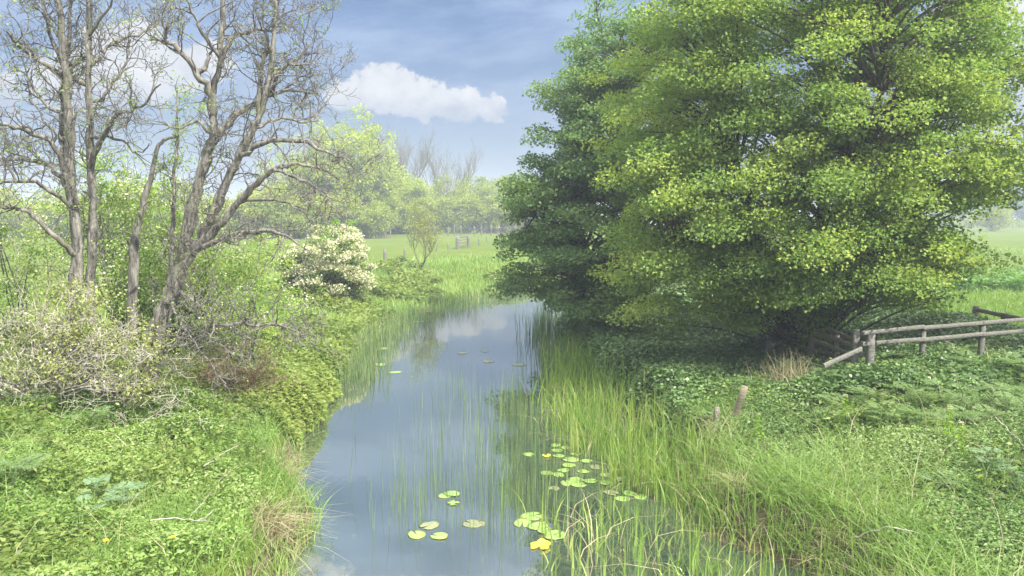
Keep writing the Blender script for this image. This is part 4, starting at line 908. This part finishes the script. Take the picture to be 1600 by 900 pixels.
def flower(label, u, v, mat='petal'):
    p = GR(u, v, .42); z = hz(p[0], p[1]) + .42; t = thing('dandelion', label, 'flower', (p[0], p[1], z - .4), 'yellow flowers on the left bank'); st = MB(); fl = MB()
    P = np.array([[p[0], p[1], z - .4], [p[0] + .01, p[1], z - .2], [p[0], p[1], z]]); tube(st, P, .004, 4); a = np.linspace(0, 2 * pi, 26); Q = np.tile([p[0], p[1], z], (26, 1))
    leaves(fl, Q, np.stack([np.cos(a), np.sin(a), rng.uniform(.1, .8, 26)], 1), np.tile([0, 0, 1.0], (26, 1)), .03, .012, rng.random(26)); st.build('stem', M['lime'], t); fl.build('petals', M['petal'], t)
flower('yellow dandelion in the low leaves close to the bank edge', 270, 843); flower('yellow dandelion half buried in leaves left of the other one', 166, 849)

def tussock(label, u, v, n, L, up=.0):
    p = GR(u, v, up); mb = MB(); P = p + np.c_[rng.normal(0, .09, n), rng.normal(0, .09, n), np.zeros(n)]; P[:, 2] = height(P[:, 0], P[:, 1]) + .02
    blades(mb, P, L * rng.uniform(.5, 1.1, n), .009, rng.uniform(.6, 1.9, n), rng.random(n), droop=1.7); tag(mb.build('dry_tussock', M['dry']), label, 'grass tuft')
tussock('straw-coloured dry tuft spilling over the left bank edge, the upper one of two', 442, 742, 220, .5); tussock('straw-coloured dry tuft on the left bank edge at the bottom of the picture', 425, 842, 320, .55)
tussock('large straw tuft on the right bank between the reeds and the bent green grass', 1150, 768, 150, .45); tussock('straw-coloured tuft hanging over the water low on the right bank', 1290, 862, 120, .4); tussock('dry tuft just below the leaning stake', 1135, 672, 160, .5)
def stick(label, pts, r=.008, lift=.4):
    P = smooth_line([GR(u, v, lift) + np.array([0, 0, .03]) for u, v in pts], 5, .008); mb = MB(); tube(mb, P, taper(P, r, r * .4), 5); q = [(P, taper(P, r, r * .4))]; side_twigs(q, mb, 1.2, .25, r * .5, 1, .2, .4)
    tag(mb.build('stick', M['pale_twig'], smooth=True), label, 'stick')
stick('long pale dead stem lying across the leaves of the left bank', [(235, 818), (285, 815), (330, 822)]); stick('thin pale stem slanting over the grass near the left bank edge', [(318, 732), (345, 715), (372, 695)], .006)
stick('bleached branch tip in the low leaves below the dead sapling', [(222, 665), (260, 640), (318, 618)], .014, .2); stick('pale dead stem leaning among the cow parsley near the picture edge', [(1555, 655), (1580, 680), (1600, 700)], .007, .45)
stick('pale branch lying low on the right bank near the waterline', [(1330, 845), (1385, 830), (1440, 838)], .01, .3); stick('short bleached stick upright among the plants below the rail fence', [(1418, 580), (1428, 566), (1436, 552)], .009, .35)

# ------------------------------------------------------------------ lily pads
def pad_mesh(name, mat, notch=.22, tear=0.0, curl=.05):
    n = 26; a0 = notch; th = np.linspace(a0, 2 * pi - a0, n); mbp = MB(); r = 1 + .04 * np.sin(th * 3 + rng.random() * 6) + .025 * np.sin(th * 7)
    if tear: r *= 1 - tear * (np.sin(th * 5) > .4) * rng.random(n)
    rings = [(.06, .014), (.45, .010), (.8, .008), (1.0, .008 + curl)]; vs = []
    for f, zz in rings: vs.append(np.stack([np.cos(th) * r * f * .5, np.sin(th) * r * f * .43, np.full(n, zz) + (curl * .5 * np.sin(th * 4) if f == 1 else 0)], 1))
    lowr = [(1.0, -.004), (.06, -.006)]
    for f, zz in lowr: vs.append(np.stack([np.cos(th) * r * f * .49, np.sin(th) * r * f * .42, np.full(n, zz) + (curl * .9 if f == 1 else 0)], 1))
    v = np.concatenate(vs); k = np.arange(n - 1)
    f = np.concatenate([np.stack([i * n + k, i * n + k + 1, (i + 1) * n + k + 1, (i + 1) * n + k], 1) for i in range(5)])
    mbp.add(v, f[:, ::-1], .5); return mbp.mesh(name, M[mat], True)
meshes = {'g': [pad_mesh('lily_pad', 'pad', .12 + .06 * i, 0, .012) for i in range(3)], 't': [pad_mesh('torn_pad', 'pad', .5, .5, .03)], 'y': [pad_mesh('yellow_pad', 'pad_yellow', .4, .25, .07)], 'd': [pad_mesh('dull_pad', 'pad_dull', .2, .1, .006)]}
C1 = 'of the lily cluster'
PADS = [(840, 163, 1, 'g', 'topmost green pad ' + C1), (885, 175, 1, 'g', 'pad touching the topmost one on its reed side ' + C1), (845, 187, 1.1, 'g', 'pad just below the topmost one ' + C1), (717, 205, 1.05, 'g', 'lone round green pad left of the large lily cluster, under the rushes'),
 (797, 213, .9, 'y', 'narrow curled yellow-green pad left of the large lily cluster'), (852, 212, 1.1, 'g', 'pad at the left end of the second row ' + C1), (930, 203, 1.05, 'g', 'back pad of the overlapping pair in the upper half ' + C1), (908, 229, 1.4, 'g', 'wide front pad of the overlapping pair in the upper half ' + C1),
 (978, 235, 1, 'g', 'pad among the first reeds beside the overlapping pair ' + C1), (898, 255, 1.2, 'g', 'single pad in the middle ' + C1), (873, 279, 1.1, 'g', 'rear pad of the touching trio on the left side ' + C1), (851, 299, 1, 'g', 'front pad of the touching trio on the left side ' + C1), (798, 290, 1.1, 'g', 'outermost pad of the touching trio on the left side ' + C1),
 (963, 283, 1, 'g', 'small pad between the middle pad and the reeds ' + C1), (1018, 262, 1, 'd', 'dull pad between reed stems high ' + C1), (1065, 298, .95, 'g', 'pad between reed stems halfway ' + C1), (1125, 317, 1.05, 'd', 'dull pad farthest into the reeds ' + C1), (888, 337, 1.15, 'g', 'left pad of the heap of three in the lower half ' + C1), (942, 342, 1.25, 'g', 'front right pad of the heap of three in the lower half ' + C1), (932, 322, 1.2, 'g', 'rear pad of the heap of three in the lower half ' + C1),
 (998, 326, 1.2, 'g', 'large pad right of the heap of three ' + C1), (1060, 334, 1, 'g', 'pad with reed stems in front, right of the large pad ' + C1), (1090, 380, 1.2, 'd', 'dull pad crossed by reed stems at the lower end ' + C1), (1175, 381, 1.15, 'g', 'pad furthest from the left of the lowest trio ' + C1), (1222, 398, 1.1, 'g', 'outer reed-side pad of the lowest trio ' + C1), (1143, 408, 1.1, 'g', 'frontmost pad of the lowest trio ' + C1),
 (830, 360, .9, 'd', 'brownish sunken pad below the touching trio'), (335, 392, 1.1, 'g', 'left half of the overlapping pair of pads among the rushes'), (368, 384, 1.2, 'g', 'right half of the overlapping pair of pads among the rushes'), (375, 429, 1.0, 't', 'torn ragged pad in front of the overlapping pair among the rushes'),
 (727, 487, 1.55, 'g', 'rear pad of the open-water row of five'), (687, 517, 1.3, 'g', 'left pad of the open-water row of five'), (757, 531, 1.35, 'g', 'middle pad of the open-water row of five'), (790, 553, 1.1, 'g', 'small tucked-in pad of the open-water row of five'), (835, 573, 1.55, 'g', 'large end pad of the open-water row of five'), (770, 623, 1.35, 'y', 'bright yellow folded pad in front of the open-water row of five'),
 (206, 570, 1.3, 'g', 'left pad of the lone pair on the open blue water'), (309, 577, 1.2, 'g', 'right pad of the lone pair on the open blue water'), (265, 528, 1.3, 'd', 'dull sunken pad behind the lone pair'), (460, 520, 1.5, 'd', 'dull sunken pad between the lone pair and the row of five'), (495, 520, .9, 'd', 'small dull sunken pad beside another dull one in open water')]
for (cx, cy, s, k, lab) in PADS:
    p = PZ(580 + cx / 2.909, 640 + cy / 2.909, 0); me = meshes[k][rng.integers(len(meshes[k]))]
    o = bpy.data.objects.new('lily_pad', me); col.objects.link(o); o.location = (p[0], p[1], .004 + rng.random() * .006)
    sc_ = .2 * s * rng.uniform(.93, 1.08); o.scale = (sc_, sc_, sc_); o.rotation_euler = (rng.normal(0, .02), rng.normal(0, .02), rng.uniform(0, 6.28))
    tag(o, lab, 'lily pad', 'lily pads on the river')
FAR = [(598, 545, 'floating pad nearest the left reeds opposite the hawthorn'), (594, 570, 'bright floating pad below the left reeds'), (618, 582, 'faint floating pad out from the left reeds'), (640, 495, 'upper floating pad strip beside the far left reeds'), (668, 487, 'floating pad out from the far left reeds'), (655, 503, 'floating pad below the far left reeds'),
       (722, 552, 'small dark pad alone in mid-river'), (763, 565, 'dark pad before the shaded rushes'), (757, 549, 'second dark pad before the shaded rushes'), (810, 570, 'pad among the shaded rushes under the dark maple'), (690, 476, 'floating pad at the far bend')]
for (u, v, lab) in FAR:
    p = PZ(u, v, 0); o = bpy.data.objects.new('lily_pad', meshes['g' if u < 700 else 'd'][0]); col.objects.link(o); o.location = (p[0], p[1], .006); s = rng.uniform(.28, .5); o.scale = (s, s * .8, s * .5); o.rotation_euler = (0, 0, rng.uniform(0, 6))
    tag(o, lab, 'lily pad', 'lily pads on the river')

# ------------------------------------------------------------------ haze
hm, g = new_mat('haze'); pv = g.n('ShaderNodeVolumePrincipled'); pv.inputs['Color'].default_value = (.64, .72, .82, 1); pv.inputs['Density'].default_value = .0026; pv.inputs['Anisotropy'].default_value = .2
o_ = g.n('ShaderNodeOutputMaterial'); g.l(pv.outputs[0], o_.inputs['Volume'])
mb = MB(); X0, X1, Y0, Y1_, Z0, Z1 = -1600, 1600, -60, 2600, -3, 22
v = np.array([[x, y, z] for z in (Z0, Z1) for y in (Y0, Y1_) for x in (X0, X1)]); mb.add(v, [[0, 2, 3, 1], [4, 5, 7, 6], [0, 1, 5, 4], [2, 6, 7, 3], [0, 4, 6, 2], [1, 3, 7, 5]], .5)
ho = mb.build('haze', hm); ho['kind'] = 'stuff'
